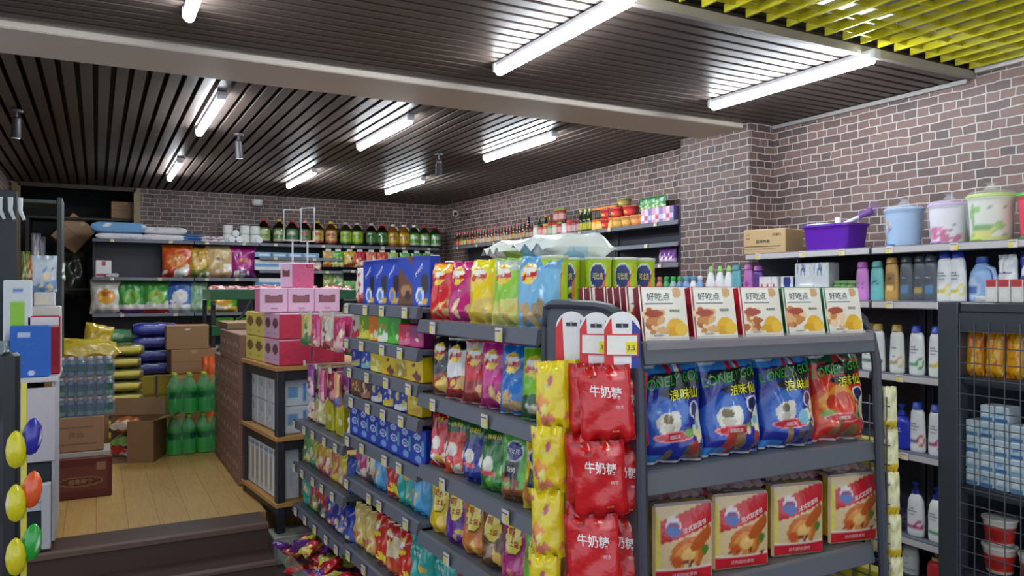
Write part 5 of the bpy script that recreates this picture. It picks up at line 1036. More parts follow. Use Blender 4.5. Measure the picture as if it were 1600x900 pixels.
for i,(ms,px,z,lb) in enumerate(((RB,950,0,'red lidded bowl, lower one by the orange jars'),(RB,950,.092,'red lidded bowl stacked on another by the orange jars'),(YB2,968,0,'yellow lidded bowl, nearest to the red ones'),(YB2,982,0,'yellow lidded bowl, second of the pair'),(OB2,997,0,'orange-brown lidded bowl, first of the pair'),(OB2,1010,0,'orange-brown lidded bowl, second of the pair'),(RB,965,.092,'red lidded bowl in the upper layer over the yellow bowls'),(RB,985,.092,'red lidded bowl under the olive bowl'),(OL,976,.184,'small olive bowl on top of the pile'))):
    S('lidded_bowl',ms[0],lb+', side wall shelf','bowl',px,TZ+z,group='lidded bowls on the side wall shelf'); part('lid',ms[1],COL.objects[-1])
for i,px in enumerate((1008,1019,1032)): S('food_pack',pouch('grp',(60,130,70),(120,180,110),.15,.12,.05,None,seed=360),'green pack lying over the bowls, %s of three'%ORD[i],'pack',px,TZ+.125,.12,'green packs over the bowls')
for i in range(9): S('slim_box',carton_mesh('slb%d'%(i%3),.05,.14,.125,Paint([(206,150,190),(226,200,206),(130,110,170)][i%3]).rect(-1,1,.2,.5,[(236,226,236),(190,80,110),(190,190,220)][i%3]),[(200,150,190),(220,200,206),(120,100,160)][i%3],mat=M_GLOSSCARD),'slim %s box by the pillar on the side wall shelf, %s of nine'%(['pink','white','lilac'][i%3],ORD[i]),'box',1014+5.7*i,group='slim boxes by the pillar')
for i,px in enumerate((1037,1044,1051)): S('sweet_pouch',pouch('svp',(120,60,150),(200,170,200),.10,.13,.05,None,seed=361,dots=[(226,200,214)]),'purple sweet pack on the low short shelf by the pillar, %s of three'%ORD[i],'pack',px,1.821,.06,'purple packs by the pillar')
# ================================================================== DISPLAY TABLE on the platform edge
TX0,TX1,TY0,TY1=.938,1.60,4.64,5.38; TZT=1.150
LW=(196,146,84)
GT=math.radians(6.0)
def TT(x,y,z):
    a,b=x-TX0,y-TY0; return (TX0+a*math.cos(GT)-b*math.sin(GT),TY0+a*math.sin(GT)+b*math.cos(GT),z)
t=thing('display_table','wood and black metal display table at the steps, carrying pink gift boxes','table',(TX0,TY0,0),GT)
for z,nm in ((TZT,'table_top'),(.735,'shelf'),(.345,'shelf')):
    part(nm,MB().box(-.012,TX1-TX0,-.012,TY1-TY0,z-.028,z,LW,.004).mesh(nm,M_WOODY),t)
    part('rail',MB().box(.002,TX1-TX0-.002,.002,.03,z-.085,z-.029,(44,44,50),.003).box(.002,.03,.031,TY1-TY0-.002,z-.085,z-.029,(44,44,50),.003).mesh('rail',M_STEEL),t)
for x,y,z in ((.004,.004,.166),(TX1-TX0-.05,.004,.166),(.004,TY1-TY0-.05,ZP+.001),(TX1-TX0-.05,TY1-TY0-.05,ZP+.001)):
    part('leg',MB().box(x-.008,x+.042,y-.008,y+.042,z,TZT-.029,(50,50,56),.004).mesh('leg',M_STEEL),t)
# boxes on its shelves
MW=Paint((206,208,212)).blobs(4,10,-.9,.9,.1,.9,[(176,182,190),(226,228,232)],(.12,.25),.5)
milk=carton_mesh('milk_case',.20,.16,.163,Paint((206,214,224)).rect(-.7,-.1,.3,.75,(110,160,206)).rect(.3,.55,.15,.85,(90,150,206)),MW,(200,204,210),n=18)
k=0
for z in (.737,.901):
    for i in range(4):
        thing('milk_carton','white and blue milk case on the middle table shelf, %s from the steps, %s layer'%(ORD[i],'lower' if z<.8 else 'upper'),'carton',TT(TX0+.145,TY0+.13+.172*i,z),GT,'milk cases on the middle table shelf',milk)
    thing('milk_carton','milk case beside the gondola on the middle table shelf, %s layer'%('lower' if z<.8 else 'upper'),'carton',TT(TX0+.36,TY0+.13,z),GT,'milk cases beside the gondola',milk)
tall=carton_mesh('tall_milk',.13,.09,.31,Paint((214,218,224)).rect(-.9,-.5,.1,.9,(90,150,206)).rect(.1,.3,.2,.8,(200,206,214)),Paint((214,214,212)).rect(-.5,.6,.12,.8,(176,166,150)).rect(-.9,.9,.86,.92,(110,150,190)),(206,214,224),n=16)
for i in range(7):
    thing('gift_carton','tall white carton on the bottom table shelf, %s from the steps'%ORD[i],'carton',TT(TX0+.085,TY0+.095+.096*i,.3465),GT,'tall white cartons on the bottom table shelf',tall)
for i in range(2): thing('gift_carton','tall white carton behind the table leg on the bottom shelf, %s towards the gondola'%ORD[i],'carton',TT(TX0+.24+.14*i,TY0+.095,.3465),GT,'tall white cartons towards the gondola',tall)
# gift boxes on top
def gift(key,c,win,front,w=.20,d=.16,h=.155,txt=True,tw=2):
    sd=Paint(c)
    for q in range(tw): 
        cx=-.5+q if tw==2 else 0
        sd.ell(cx,.62,.34 if tw==2 else .7,.22,win).rect(cx-.27 if tw==2 else -.6,cx+.27 if tw==2 else .6,.48,.74,win).rect(cx-.2 if tw==2 else -.4,cx+.2 if tw==2 else .4,.18,.22,tuple(int(k*.8) for k in c))
    f=Paint(front).blobs(3,30,-1,1,0,1,[tuple(min(255,int(k*1.08)) for k in front),tuple(int(k*.92) for k in front)],(.04,.1),.5).rect(.35,.95,.86,.96,(200,20,50))
    return carton_mesh(key,w,d,h,f,sd,c,[('新年礼盒',.65,.91,.06,(250,230,235),{'maxu':.5})] if txt else [],mat=M_CARD,n=22)
PK=gift('gift_red',(226,180,204),(120,70,80),(206,50,80),d=.30); YG=gift('gift_yel',(226,206,100),(130,100,60),(226,206,100),d=.40,txt=False)
def giftf(key,w=.165,d=.17,h=.15,front=(236,196,220),win=(130,80,90),text=False,side=(226,130,170)):
    f=Paint(front).rect(-.72,.72,.36,.78,win).ell(0,.82,.8,.10,front).ell(0,.32,.8,.08,front).rect(-.6,.6,.42,.7,tuple(min(255,int(k*1.2)) for k in win)).rect(-.25,.3,.13,.17,(170,90,120))
    return carton_mesh(key,w,d,h,f,side,front,[('新年礼盒',.55,.92,.06,(190,20,50),{'maxu':.5})] if text else [],n=22)
PKF=giftf('gift_pf'); PK3=carton_mesh('gift_p3',.17,.125,.155,Paint((222,104,146)).blobs(3,30,-1,1,0,1,[(232,116,156),(206,90,130)],(.04,.1),.5).rect(.2,.95,.86,.97,(200,20,50)),Paint((236,196,220)).rect(-.7,.6,.42,.76,(120,70,70)).ell(0,.8,.7,.08,(236,196,220)).rect(-.2,.5,.14,.18,(170,90,120)),(236,196,220),[('新年礼盒',.6,.915,.06,(250,230,235),{'maxu':.6})],n=22)
for j in range(2):
    thing('gift_box','pink gift box with windows and red front, %s of the table corner pair'%['lower','upper'][j],'gift box',TT(TX0+.115,TY0+.165,TZT+.001+.157*j),GT,'pink gift boxes at the table corner',PK)
    thing('gift_box','pink gift box with a red front next to the corner stack, %s one'%['lower','upper'][j],'gift box',TT(TX0+.325,TY0+.165,TZT+.001+.157*j),GT,'gift boxes beside the corner stack',PK)
    thing('gift_box','yellow gift box with two windows, %s one behind the pink corner stack'%['lower','upper'][j],'gift box',TT(TX0+.115,TY0+.525,TZT+.001+.157*j),GT,'yellow gift boxes on the table',YG)
for i in range(3): thing('gift_box','pale pink gift box with a wide window, third layer, %s from the doorway side'%ORD[i],'gift box',TT(TX0+.035+.168*i,TY0+.24,TZT+.316),GT-.10,'pale pink gift boxes on the third layer',PKF)
thing('gift_box','topmost pink gift box with a pink front panel and small window','gift box',TT(TX0+.21,TY0+.27,TZT+.468),GT+.35,None,PK3)
def holder(x,y,z,rz,label,tall_=.30,w=.10,h=.185,base=True):
    t=thing('sign_holder',label,'sign holder',(x,y,z),rz,'white sign holders')
    part('frame',MB().tube([(-w/2,0,tall_),(w/2,0,tall_),(w/2,0,tall_+h),(-w/2,0,tall_+h)],.007,(226,228,228),6,closed=True).mesh('frm',M_PLAS),t)
    part('pole',MB().tube([(0,0,.006),(0,0,tall_-.005)],.006,(206,210,212),8).mesh('pl',M_PLAS),t)
    part('foot',MB().box(-.04,.04,-.03,.03,0,.007,(226,226,226),.002).mesh('ft',M_PLAS),t)
holder(1.135,5.14,TZT+.001,-.25,'white sign holder frame on a pole, the one nearer the storeroom doorway',.78,.11,.20)
holder(1.228,5.12,TZT+.001,-.9,'white sign holder frame on a pole, the narrower looking one',.775,.11,.22)
p=G(1.70,-.55,1.58); holder(p[0],p[1],1.585,.3,'small white sign frame behind the blue biscuit boxes',.05,.09,.11)
p=G(.86,-.60,1.50); holder(p[0],p[1],1.585,.2,'low white sign frame behind the crisps on the gondola',.10,.10,.05)
# ================================================================== GREEN PRODUCE STAND on the platform
GY=7.9
t=thing('produce_stand','black metal produce stand with green trays in the middle of the raised floor','display stand',(0,0,0))
gx0,gx1=onY(330,GY),onY(566,GY)
for x in (gx0+.02,gx1-.02):
    for y in (GY+.02,GY+.68): part('leg',MB().box(x-.02,x+.02,y-.02,y+.02,ZP,1.50,(40,42,46),.004).mesh('lg',M_STEEL),t)
    part('brace',MB().tube([(x,GY-.06,1.47),(x,GY+.62,.95)],.014,(46,48,54),8).mesh('br',M_STEEL),t)
part('brace',MB().tube([(onY(392,GY-.1),GY-.1,1.50),(onY(345,GY-.1),GY-.1,1.02)],.012,(60,64,70),8).mesh('br',M_STEEL),t)
for z,y0 in ((1.55,GY),(1.20,GY-.02),(.93,GY-.05)):
    part('tray',MB().box(gx0,gx1,y0,y0+.02,z-.04,z+.06,(36,100,60),.004).box(gx0,gx1,y0+.68,y0+.7,z-.04,z+.06,(36,100,60),.004).box(gx0,gx0+.02,y0+.021,y0+.679,z-.04,z+.06,(36,100,60),.004).box(gx1-.02,gx1,y0+.021,y0+.679,z-.04,z+.06,(36,100,60),.004).box(gx0+.021,gx1-.021,y0+.021,y0+.679,z-.04,z-.02,(30,36,36)).mesh('tray',M_PLAS),t)
CN=[pouch('cnd%d'%k,c,(220,200,200),.14,.10,.05,None,seed=400+k,dots=[(236,220,214),(190,90,90)]) for k,c in enumerate(((196,120,120),(214,170,164),(170,80,90)))]
R4=random.Random(21); k=0
for j in range(3):
    for i in range(12):
        x=gx0+.1+i*(gx1-gx0-.2)/11+R4.uniform(-.02,.02)
        thing('candy_bag','wrapped sweet bag in the top green tray, %s row, %s from the doorway'%(ORD[j],ORD[i]),'sweets',(x,GY+.17+.17*j,1.575+R4.uniform(0,.03)),None,'wrapped sweet bags in the top green tray',CN[(i+j)%3],rot=(-1.2+R4.uniform(-.15,.15),R4.uniform(-.3,.3),R4.uniform(-.5,.5)))
cs2=[((96,170,60),(236,170,60)),((100,180,70),(226,140,70)),((190,206,220),(90,140,200)),((214,220,226),(110,160,206)),((110,170,90),(226,210,120)),((200,206,214),(60,110,180)),((90,110,190),(226,226,236)),((226,226,226),(90,140,200))]
for i,(a,b) in enumerate(cs2):
    thing('food_pack','food pack on the middle tray of the produce stand, %s from the doorway side'%ORD[i],'pack',(gx0+.14+i*.19,GY+.12,1.182),0,'food packs on the middle tray',pouch('gp%d'%i,a,b,.17,.15,.06,None,seed=410+i))
for i in range(8):
    thing('food_pack','green and white pack, lowest tray of produce stand, %s from the doorway'%ORD[i],'pack',(gx0+.14+i*.19,GY+.2,.93),None,'packs on the lowest tray',pouch('gl%d'%(i%2),(140,190,160),(226,232,226),.17,.14,.06,None,seed=420+i%2),rot=(-.9,0,0))
# ================================================================== STOCK ON THE RAISED FLOOR
Z0=ZP+.001
KB=(166,130,92)
def kraft(key,w,d,h,c=KB,tape=True,seams=True,texts=(),f=None):
    p=f or Paint(c).rect(-1,1,.49,.50,tuple(int(k*.85) for k in c)).rect(-.12,.12,.86,1,(186,160,120)) if tape else (f or Paint(c))
    return carton_mesh(key,w,d,h,p,c,Paint(c).rect(-1,1,.46,.54,(190,160,116)),texts,n=24)
DR=carton_mesh('dark_red_carton',.36,.26,.26,Paint((96,30,28)).rect(-.9,.9,.2,.8,(110,52,36)).ell(0,.42,.75,.13,(150,110,70)).ell(0,.42,.7,.10,(90,44,34)).rect(.55,.85,.7,.88,(150,110,80)),(90,34,30),(120,60,44),[('福寿康宁',0,.42,.13,(170,130,84),{'maxu':1.1})],n=40)
x=onY(125,5.68)
thing('drinks_carton','dark red carton with an oval emblem, standing on the platform near the steps','carton',(onY(126,5.62)+.0,5.62+.13,Z0),0,None,DR)
thing('drinks_carton','white rimmed tray carton lid lying on the dark red carton','carton',(onY(126,5.62)-.005,5.77,Z0+.261),0,None,carton_mesh('lid_c',.35,.26,.03,(176,168,160)))
thing('cardboard_carton','brown carton stacked on the dark red carton, under the water packs','carton',(onY(122,5.7)-.01,5.79,Z0+.292),0,None,carton_mesh('wbrown',.32,.25,.225,Paint((160,120,88)).rect(-.8,.8,.2,.24,(120,84,60)).rect(-.7,.6,.7,.74,(120,84,60)),(150,114,84),(170,130,96),[('食品',0,.5,.2,(130,90,66),{'maxu':.6})],n=24))
# packs of water bottles
WB=bottle_meshes('water_bottle',[(.021,0),(.0255,.004),(.0255,.04),(.024,.044),(.0255,.05),(.0255,.08),(.014,.100),(.012,.106)],[(.013,.1045),(.0145,.106),(.0145,.120),(.010,.121)],(150,190,180),(226,230,236),paint=Paint((150,190,180)).rect(-2,2,.25,.62,(70,140,100)).rect(-2,2,.62,.7,(90,90,180)),n=12,mat=M_PET)
for lay_ in range(3):
    z=Z0+.520+.128*lay_; x0=onY(88,5.7)
    for i in range(6):
        for j in range(2):
            x=x0+.028+.054*i; y=5.70+.055*j
            bb=thing('water_bottle','small water bottle in the %s shrink wrapped pack, %s, %s row'%(['lowest','middle','top'][lay_],ORD[i],['front','rear'][j]),'bottle',(x,y,z),0,'small water bottles in stacked packs',WB[0]); part('cap',WB[1],bb)
    w=.34
    thing('shrink_wrap','clear shrink wrap round the %s pack of small water bottles'%['lowest','middle','top'][lay_],'wrap',(x0+.16,5.7275,z-.001),0,'shrink wraps of the water packs',MB().lathe([(.20,.001),(.203,.03),(.198,.09),(.193,.122)],(150,160,210),26,sx=.87,sy=.36).mesh('shw',M_WRAP))
# brown carton and yellow bag behind
thing('cardboard_carton','wide brown carton behind the water packs with a yellow bag on it','carton',(onY(120,7.0)-.0,7.35,Z0),0,None,kraft('kwide',.46,.4,.74))
YBG=bag_mesh('yellow_sack',.62,.34,.16,Paint((206,180,50)).blobs(4,8,-1,1,0,1,[(226,206,90),(170,140,40)],(.1,.4),.2),nu=22,nv=20,seed=440)
thing('yellow_bag','crumpled yellow bag slumped on the wide brown carton','bag',(onY(124,7.1),7.20,Z0+.80),None,None,YBG,rot=(-1.35,0,.1))
thing('yellow_bag','yellow bag corner sticking up beside the gold rice sacks','bag',(onY(148,7.3),7.66,Z0+.78),None,None,bag_mesh('yellow_sack2',.24,.26,.12,Paint((190,160,40)),nu=14,nv=14,seed=441),rot=(-.2,.25,.3))
# stacks of flat rice sacks
def flat_sack(key,c,c2,w=.42,d=.34,h=.105,seed=1,end=None):
    if key in _M: return _M[key]
    mb=MB(); pt=Paint(c).blobs(seed,10,-1,1,0,1,[c2],(.1,.3),.3)
    if end: pt.rect(-.9,.9,.50,.66,end)
    R=random.Random(seed)
    def P(u,v):
        a=v*2*math.pi-math.pi/2; ca,sa=math.cos(a),math.sin(a); e=max(0,1-abs(u)**5)**.5
        return (u*w/2,-(d/2)*(abs(ca)**.35)*(1 if ca>0 else -1)*(.90+.10*e),h/2+h/2*(abs(sa)**.5)*(1 if sa>0 else -1)*(.62+.38*e)*(1+.04*math.sin(8*u+seed)))
    mb.grid(P,20,24,lambda U,V:pt(U,(V*2)%1.0001)); 
    _M[key]=mb.mesh(key,M_FILM,ang=60); return _M[key]
GS=flat_sack('gold_sack',(110,106,46),(70,76,34),.38,.34,.105,seed=5,end=(240,224,90)); BS=flat_sack('blue_sack',(44,50,150),(36,40,120),.40,.34,.125,6,(70,80,180)); GRS=flat_sack('green_sack',(60,130,80),(150,190,150),.5,.36,.13,7)
for k in range(8):
    thing('rice_sack','flat dark green and gold rice sack, %s from the bottom of its stack'%ORD[k],'sack',(onY(186,7.55)+.012*math.sin(k*3),7.75,Z0+.107*k),.03*math.sin(k*2),'gold rice sacks in one stack',GS)
thing('cardboard_carton','yellow carton under the blue rice sacks','carton',(onY(245,8.2),8.45,Z0),0,None,carton_mesh('ycart',.42,.36,.50,Paint((206,186,70)).rect(-.05,.05,0,1,(60,60,110)).rect(-1,1,.6,.65,(150,130,50)),(190,170,60),(200,180,70),n=18))
for k in range(4): thing('rice_sack','flat dark blue rice sack, %s from the bottom of its stack'%ORD[k],'sack',(onY(245,8.2)+.01*math.sin(k*2),8.45,Z0+.502+.127*k),0,'blue rice sacks in one stack',BS)
for k in range(6): thing('rice_sack','green and white rice sack behind the gold stack, %s from the bottom'%ORD[k],'sack',(onY(182,8.35),8.55,Z0+.132*k+.15),0,'green rice sacks behind the gold stack',GRS)
thing('cardboard_carton','low carton under the green rice sacks','carton',(onY(182,8.35),8.55,Z0),0,None,kraft('klow',.5,.36,.148))
# open carton with packs in it, lying tilted
t=thing('open_carton','open brown carton lying on the wooden floor with packs inside','carton',(onY(206,6.80),6.78,Z0),-.35)
def panel(a,b,c,d,th=.006,col=KB):
    v=[Vector(q) for q in (a,b,c,d)]; n=(v[1]-v[0]).cross(v[3]-v[0]).normalized()*th
    return MB().add([*v,*[q+n for q in v]],[(0,1,2,3),(7,6,5,4),(0,4,5,1),(1,5,6,2),(2,6,7,3),(3,7,4,0)],col)
w2,d2,hh=.21,.16,.32
part('carton_wall',panel((0.02,-d2,0),(w2,-d2,0),(w2,-d2,hh),(0.02,-d2,hh),col=(160,126,90)).mesh('cw',M_CARD),t)
part('carton_wall',panel((w2,-d2,0),(w2,d2,0),(w2,d2,hh),(w2,-d2,hh),col=(120,92,64)).mesh('cw',M_CARD),t)
part('carton_wall',panel((w2,d2,0),(-w2,d2,0),(-w2,d2,hh),(w2,d2,hh),col=(140,108,78)).mesh('cw',M_CARD),t)
part('carton_wall',panel((-w2,-d2,0),(w2,-d2,0),(w2,d2,0),(-w2,d2,0),col=(140,108,78)).mesh('cw',M_CARD),t)
part('carton_wall',panel((-w2,d2,0),(-w2,-d2,0),(-w2,-d2,hh*.15),(-w2,d2,hh*.15),col=(140,108,78)).mesh('cw',M_CARD),t)
part('flap',panel((-w2,d2,hh),(w2,d2,hh),(w2-.02,d2+.05,hh+.13),(-w2+.02,d2+.05,hh+.13),col=(150,116,82)).mesh('fl',M_CARD),t)
part('flap',panel((w2,-d2,hh),(w2,d2,hh),(w2+.13,d2,hh+.04),(w2+.13,-d2,hh+.04),col=(130,100,70)).mesh('fl',M_CARD),t)
for i,(c,c2,x,z,nm) in enumerate((((206,110,50),(226,206,190),-.08,.20,'orange'),((214,214,216),(140,180,90),-.07,.08,'white and green'),((226,226,228),(200,60,50),-.10,.01,'white'))):
    a=-.35; lx,ly=x,-.01
    thing('food_pack','%s pack lying inside the open brown carton'%nm,'pack',(onY(206,6.80)+lx*math.cos(a)-ly*math.sin(a),6.78+lx*math.sin(a)+ly*math.cos(a)+.05,Z0+z+.02),None,None,pouch('oc%d'%i,c,c2,.2,.22,.08,None,seed=450+i),rot=(-1.2,.1,-.5))
# cartons beside the green bottles
OC=carton_mesh('orange_carton',.30,.28,.30,Paint((206,140,60)).rect(-.5,.5,.15,.6,(200,190,176)).ell(-.3,.8,.4,.1,(190,80,50)),(196,130,56),(200,140,70),n=20)
xx=onY(300,7.75)
thing('cardboard_carton','lowest hidden carton of the stack behind the green bottle packs','carton',(xx,7.92,Z0),0,None,kraft('kb0',.36,.3,.25))
thing('cardboard_carton','orange and tan carton with a pale label behind the green bottles','carton',(xx,7.92,Z0+.251),0,None,OC)
thing('cardboard_carton','plain brown carton in the stack, middle one with sagging top','carton',(xx+.015,7.92,Z0+.552),.05,None,kraft('kb1',.40,.3,.225))
thing('cardboard_carton','topmost brown carton of the stack, with a small white label','carton',(xx-.03,7.92,Z0+.778),-.03,None,kraft('kb2',.37,.3,.225,f=Paint(KB).rect(-.1,.1,.8,.88,(226,220,210)).rect(-1,1,.3,.31,(130,100,70))))
thing('orange_sack','orange bag beside the carton stack','bag',(onY(328,7.6),7.60,Z0),0,None,bag_mesh('orange_sack',.14,.72,.16,Paint((226,96,40)).blobs(6,5,-1,1,0,1,[(236,140,60)],(.2,.4),.3),nu=12,nv=20,seed=460))
# green soda bottles: two packs of six, two layers
def sodas():
    p=Paint((96,230,124)).rect(-2,2,.40,.62,(30,144,90)).rect(-2,2,0,.08,(140,230,150)).rect(-2,2,.7,1,(176,240,186))
    return bottle_meshes('soda',[(.04,0),(.052,.008),(.054,.03),(.054,.12),(.051,.13),(.051,.19),(.054,.2),(.05,.225),(.028,.275),(.0145,.295),(.0145,.302)],[(.016,.300),(.0175,.302),(.0175,.322),(.012,.324)],(60,190,90),(190,226,90),paint=p,n=18,mat=M_PET)
SO=sodas(); sx=onY(262,6.72); 
for lay_ in range(2):
    for i in range(4):
        for j in range(2):
            bb=thing('soda_bottle','large green soda bottle, %s layer, %s row, %s from the open carton'%(['bottom','top'][lay_],['front','rear'][j],ORD[i]),'bottle',(sx+.055+.112*i+.008*lay_,6.78+.112*j,Z0+.328*lay_),0,'green soda bottles in shrink wrapped packs',SO[0]); part('cap',SO[1],bb)
    for q in range(2):
        thing('shrink_wrap','clear shrink wrap round a %s soda pack, %s'%(['bottom','top'][lay_],['next to the open carton','next to the brown cartons'][q]),'wrap',(sx+.111+.224*q+.008*lay_,6.836,Z0+.328*lay_+.001),0,'shrink wraps of the soda packs',MB().lathe([(.125,0),(.150,.01),(.152,.12),(.150,.22),(.10,.285),(.06,.295)],(120,220,150),24,sx=.80,sy=.80).mesh('shw2',M_WRAP))
# wall of brown cartons beside the table
CB=carton_mesh('brown_bottle_carton',.24,.30,.205,Paint((146,108,96)).rect(-.8,.8,.1,.16,(190,170,160)).ell(-.4,.55,.25,.12,(186,166,160)).ell(.4,.7,.18,.1,(186,166,160)),Paint((146,108,96)).rect(-1,1,.96,1,(110,80,70)).ell(-.55,.6,.16,.10,(196,176,170)).ell(0,.66,.16,.1,(190,170,166)).ell(.55,.6,.16,.1,(196,176,170)).rect(-.7,.7,.2,.3,(170,140,130)),(160,124,110),n=22)
for r_ in range(4):
    for k in range([4,4,4,3][r_]+1 if r_<3 else 4):
        thing('drinks_carton','reddish brown bottle carton, %s column from the table, %s from the floor'%(ORD[r_],ORD[k]),'carton',(.97,5.62+.305*r_,Z0+.2065*k),0,'reddish brown cartons stacked by the table',CB)
for k in range(6):
    thing('drinks_carton','reddish brown carton behind the gift boxes, %s from the floor'%ORD[k],'carton',(1.28,6.1,Z0+.2065*k),0,'taller brown carton stack behind the gift boxes',CB)
thing('snack_tray','open tray of small orange packs on the brown cartons','tray',(.98,6.4,Z0+.2065*5+.001),0,None,carton_mesh('sntray',.22,.5,.05,Paint((120,100,70)),(120,100,80),Paint((190,150,110)).blobs(6,14,-1,1,0,1,[(226,150,60),(90,110,60),(200,60,50)],(.1,.2),.4),n=16))
# ================================================================== COUNTER AND RACKS at the storeroom side
CY=4.62; kx=.00325
def cx_(px): return onY(px,CY)
t=thing('display_counter','white display counter with a blue folder box on top, at the steps','counter',(0,0,0))
cxa,cxb=-.62,cx_(88)
part('worktop',MB().box(cxa,cxb+.01,CY-.02,5.2,1.13,1.155,(214,212,214),.003).mesh('wt',M_PLAS),t)
part('front_panel',MB().box(cxa,cxb-.005,CY,CY+.02,.72,1.10,(206,200,208),.003).mesh('fp2',M_CARD),t)
part('side_panel',MB().box(cxb-.02,cxb-.005,CY+.021,5.18,.30,1.129,(190,188,194),.003).mesh('fp3',M_CARD),t)
part('base',MB().box(cxa,cxb-.022,CY+.022,5.15,.29,.71,(40,52,54),.003).mesh('bs',M_STEEL),t)
part('kick_panel',MB().box(cxb-.06,cxb-.02,4.545,4.60,.29,.62,(200,200,206),.003).mesh('kp',M_CARD),t)
part('price_list',MB().box(cxb-.13,cxb-.035,4.585,4.60,.48,.62,(206,208,214),.001).box(cxb-.12,cxb-.045,4.583,4.5848,.57,.575,(120,120,130)).box(cxb-.12,cxb-.045,4.583,4.5848,.52,.525,(120,120,130)).mesh('plst',M_CARD),t)
thing('folder_box','blue folder box with a white label standing on the counter','folder',(cx_(47),CY+.04,1.1555),-.08,None,carton_mesh('bluef',.175,.06,.265,Paint((44,104,200)).rect(-.6,.0,.80,.89,(190,206,232)).ell(.1,.07,.18,.045,(200,214,236)).blobs(3,10,-.6,.6,.2,.7,[(60,120,210)],(.03,.1),.2),(36,90,180),(60,120,206),n=30))
thing('red_box','dark red box standing behind the blue folder box','box',(cx_(66),CY+.16,1.1555),0,None,carton_mesh('redb',.15,.08,.31,Paint((160,20,44)).rect(-1,1,.86,1,(226,220,220)),(140,18,38),n=16))
thing('slim_white_box','white box with a lime green print standing on the counter','box',(cx_(24),CY+.16,1.1555+.0),0,None,carton_mesh('wlime',.125,.08,.50,Paint((216,222,226)).rect(-.55,.55,.45,.78,(150,206,70)).rect(-.5,.5,.36,.43,(110,190,80)).ell(0,.9,.4,.03,(90,130,200)),(200,206,210),n=30))
thing('white_box','white carton on the counter behind the red box','box',(cx_(66),CY+.31,1.1555),0,None,carton_mesh('whb',.15,.12,.36,Paint((214,214,210)).rect(-.6,.6,.1,.8,(200,200,190)),(190,190,190)))
thing('white_box','small white box with cream label on top of the taller white carton','box',(cx_(65),CY+.31,1.516),0,None,carton_mesh('whb2',.10,.10,.075,Paint((220,220,216)).rect(-.6,.6,.2,.8,(226,222,200)),(190,190,190),n=10))
thing('blue_white_pouch','crumpled white and blue pouch above the small white box','pouch',(cx_(64),CY+.31,1.592),0,None,pouch('bwp',(190,200,210),(110,150,190),.12,.20,.05,None,seed=470))
thing('glass_jar','small pale jar with green print at the picture edge','jar',(cx_(4),CY+.05,1.1555),0,None,MB().lathe([(.05,0),(.055,.01),(.055,.13),(.035,.16),(.03,.19)],None,20,paint=Paint((150,170,170)).rect(-2,2,.3,.6,(90,130,90)),h=.19).mesh('gj',M_GLASS))
thing('orange_bottle','small orange bottle between the jar and the blue folder','bottle',(cx_(15),CY+.09,1.1555),0,None,MB().lathe([(.02,0),(.024,.01),(.024,.14),(.01,.18),(.009,.22)],None,14,paint=Paint((190,110,60)),h=.22).mesh('obt',M_PLAS))
# tall dark rack behind
RY=5.92
def r_(px): return onY(px,RY)
t=thing('tall_rack','tall dark rack beside the storeroom doorway holding boxes and packs','shelving unit',(0,0,0))
for x in (r_(22)-.42,r_(98)-.02): part('upright',MB().box(x-.015,x+.015,RY,RY+.4,Z0,2.22,(40,48,50),.003).mesh('ur',M_STEEL),t)
for z in (2.20,1.66,1.35,.9): part('shelf',MB().box(r_(22)-.40,r_(98)-.036,RY+.002,RY+.398,z-.025,z,(56,66,66),.003).mesh('rs',M_STEEL),t)
thing('cereal_box','beige box with a dark green top in the tall rack, upper of the counter side','box',(r_(28),RY+.08,1.3505),0,None,carton_mesh('beb',.16,.1,.275,Paint((190,178,130)).rect(-1,1,.86,1,(40,80,60)).rect(-.75,-.65,0,.86,(120,110,80)).rect(.6,.7,0,.86,(120,110,80)),(150,140,110),n=18))
thing('brown_box','narrow brown box beside the beige box in the tall rack','box',(r_(49),RY+.08,1.3505),0,None,carton_mesh('bbx',.07,.1,.28,Paint((110,92,70)),(90,76,60)))
for i,(px,h,c,nm) in enumerate(((38,.20,(120,140,60),'olive'),(46,.18,(190,120,60),'orange'),(55,.32,(150,150,160),'grey'),(63,.30,(120,120,130),'dark grey'),(72,.18,(90,100,96),'slate'))):
    thing('tall_pack','%s upright pack standing in the tall dark rack'%nm,'pack',(r_(px),RY+.08,1.6608),0,None,pouch('tp%d'%i,c,tuple(min(255,k+50) for k in c),.055,h,.04,None,seed=480+i))
for i,(px,z,nm) in enumerate(((84,1.66,'only'),)):
    thing('produce_bag','small green and white wrapped bundle at the doorway end of the tall rack','pack',(r_(px),RY+.09,z+.002),.4,None,pouch('pb%d'%i,(110,130,100),(200,206,190),.14,.13,.08,None,seed=490+i))
# white hooks on the frame near the left wall
t=thing('hanging_tool','white handled tools hanging on a dark panel by the doorway','tool',(onY(7,4.9),4.9,2.0),0)
for i in range(3): part('handle',MB().tube([(.045*i-.02,0,.10),(.045*i-.02,0,.03),(.045*i,-.01,-.02)],[.013,.011,.008],(200,206,206),8).mesh('th',M_PLAS),t)
part('board',MB().box(-.22,.055,.02,.035,-1.0,.14,(34,42,50),.003).mesh('bd',M_STEEL),t)
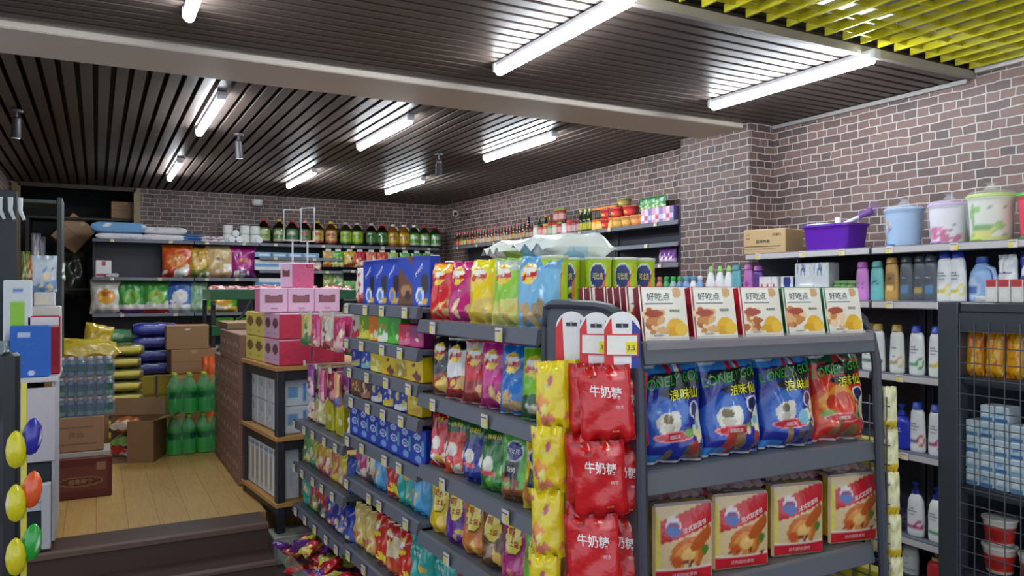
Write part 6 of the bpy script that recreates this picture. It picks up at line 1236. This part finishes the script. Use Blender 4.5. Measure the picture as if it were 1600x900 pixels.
# storeroom contents
t=thing('cardboard_carton','tilted brown carton high in the dark storeroom doorway','carton',(onY(94,10.35),10.42,2.13),None,None,kraft('kst',.32,.3,.36),rot=(0,.68,.2))
thing('cardboard_carton','brown carton on a ledge inside the storeroom doorway','carton',(onY(197,9.9),10.3,2.45),0,None,kraft('kst2',.30,.25,.20))
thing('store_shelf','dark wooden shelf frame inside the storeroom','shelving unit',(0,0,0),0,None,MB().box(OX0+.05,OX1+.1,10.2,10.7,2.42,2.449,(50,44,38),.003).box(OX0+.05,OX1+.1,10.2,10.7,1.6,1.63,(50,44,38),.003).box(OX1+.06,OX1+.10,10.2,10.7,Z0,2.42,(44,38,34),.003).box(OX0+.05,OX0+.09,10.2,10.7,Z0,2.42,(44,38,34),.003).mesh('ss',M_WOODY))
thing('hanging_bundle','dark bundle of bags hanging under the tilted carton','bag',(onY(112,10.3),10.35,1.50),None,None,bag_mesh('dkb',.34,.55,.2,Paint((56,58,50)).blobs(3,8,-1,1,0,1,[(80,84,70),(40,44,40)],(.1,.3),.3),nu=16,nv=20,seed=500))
# ================================================================== NEAR RACK at the picture edge with egg candy strips
NX=-.205; NY=2.2
t=thing('edge_rack','dark end rack at the picture edge with hanging strips of candy eggs','shelving unit',(0,0,0))
part('post',MB().box(NX,NX+.04,NY,NY+.05,0,1.45,(30,34,40),.008).mesh('np',M_STEEL),t)
part('post',MB().box(-.9,-.855,NY,NY+.05,0,1.45,(30,34,40),.008).mesh('np',M_STEEL),t)
part('back_panel',MB().box(-.85,NX-.004,NY+.4,NY+.41,.1,1.42,(40,44,50),.003).mesh('nb',M_STEEL),t)
for z in (1.30,1.05,.80,.5): part('shelf',MB().box(-.85,NX-.006,NY+.01,NY+.398,z-.022,z,(150,116,80),.003).mesh('ns',M_WOODY),t)
for i,(z,c,nm) in enumerate(((1.301,(50,60,170),'dark blue'),(1.051,(214,204,190),'cream'),(.801,(206,70,80),'red'),(.501,(110,170,70),'green'))):
    for k in range(3): thing('snack_pack','%s pack on the %s shelf of the edge rack, %s from its post'%(nm,ORD[i],ORD[k]),'pack',(NX-.07-.12*k,NY+.08,z),0,'%s packs on the edge rack'%nm,pouch('er%d'%i,c,tuple(min(255,q+40) for q in c),.10,.15,.05,None,seed=510+i))
def egg_half(c,seed,s=1):
    mb=MB(); pr=[(.002,-.042),(.012,-.036),(.0185,-.020),(.0205,0),(.017,.022),(.009,.036),(.002,.041)]
    mb.lathe(pr,None,18,sx=1,sy=.7,paint=lambda U,V:Paint(c).blobs(seed,10,-2,2,-.9,1,[tuple(min(255,k+60) for k in c),(236,236,236)],(.05,.14),.8)(U,V),h=.04)
    return mb.mesh('egg',M_FILM)
def egg_strip(x,y,z,label,cols,group='strips of candy eggs on the edge rack'):
    t=thing('egg_candy_strip',label,'candy strip',(x,y,z),-.2,group)
    part('film_strip',MB().box(-.006,.006,-.002,.002,-.12*len(cols)-.04,.06,(206,196,70),.001).mesh('fs',M_FILM),t)
    for k,c in enumerate(cols):
        part('egg_pack',egg_half(c,k+2),t,(.016,0,-.118*k-.06),rot=(0,.12,0))
        part('egg_pack',egg_half((214,204,30),k+9),t,(-.012,-.012,-.118*k-.085))
egg_strip(-.142,2.02,1.335,'strip of candy eggs on the dark end rack: blue, orange, green and purple',[(40,44,160),(226,90,40),(40,160,60),(170,40,160),(200,60,60),(60,120,200)])
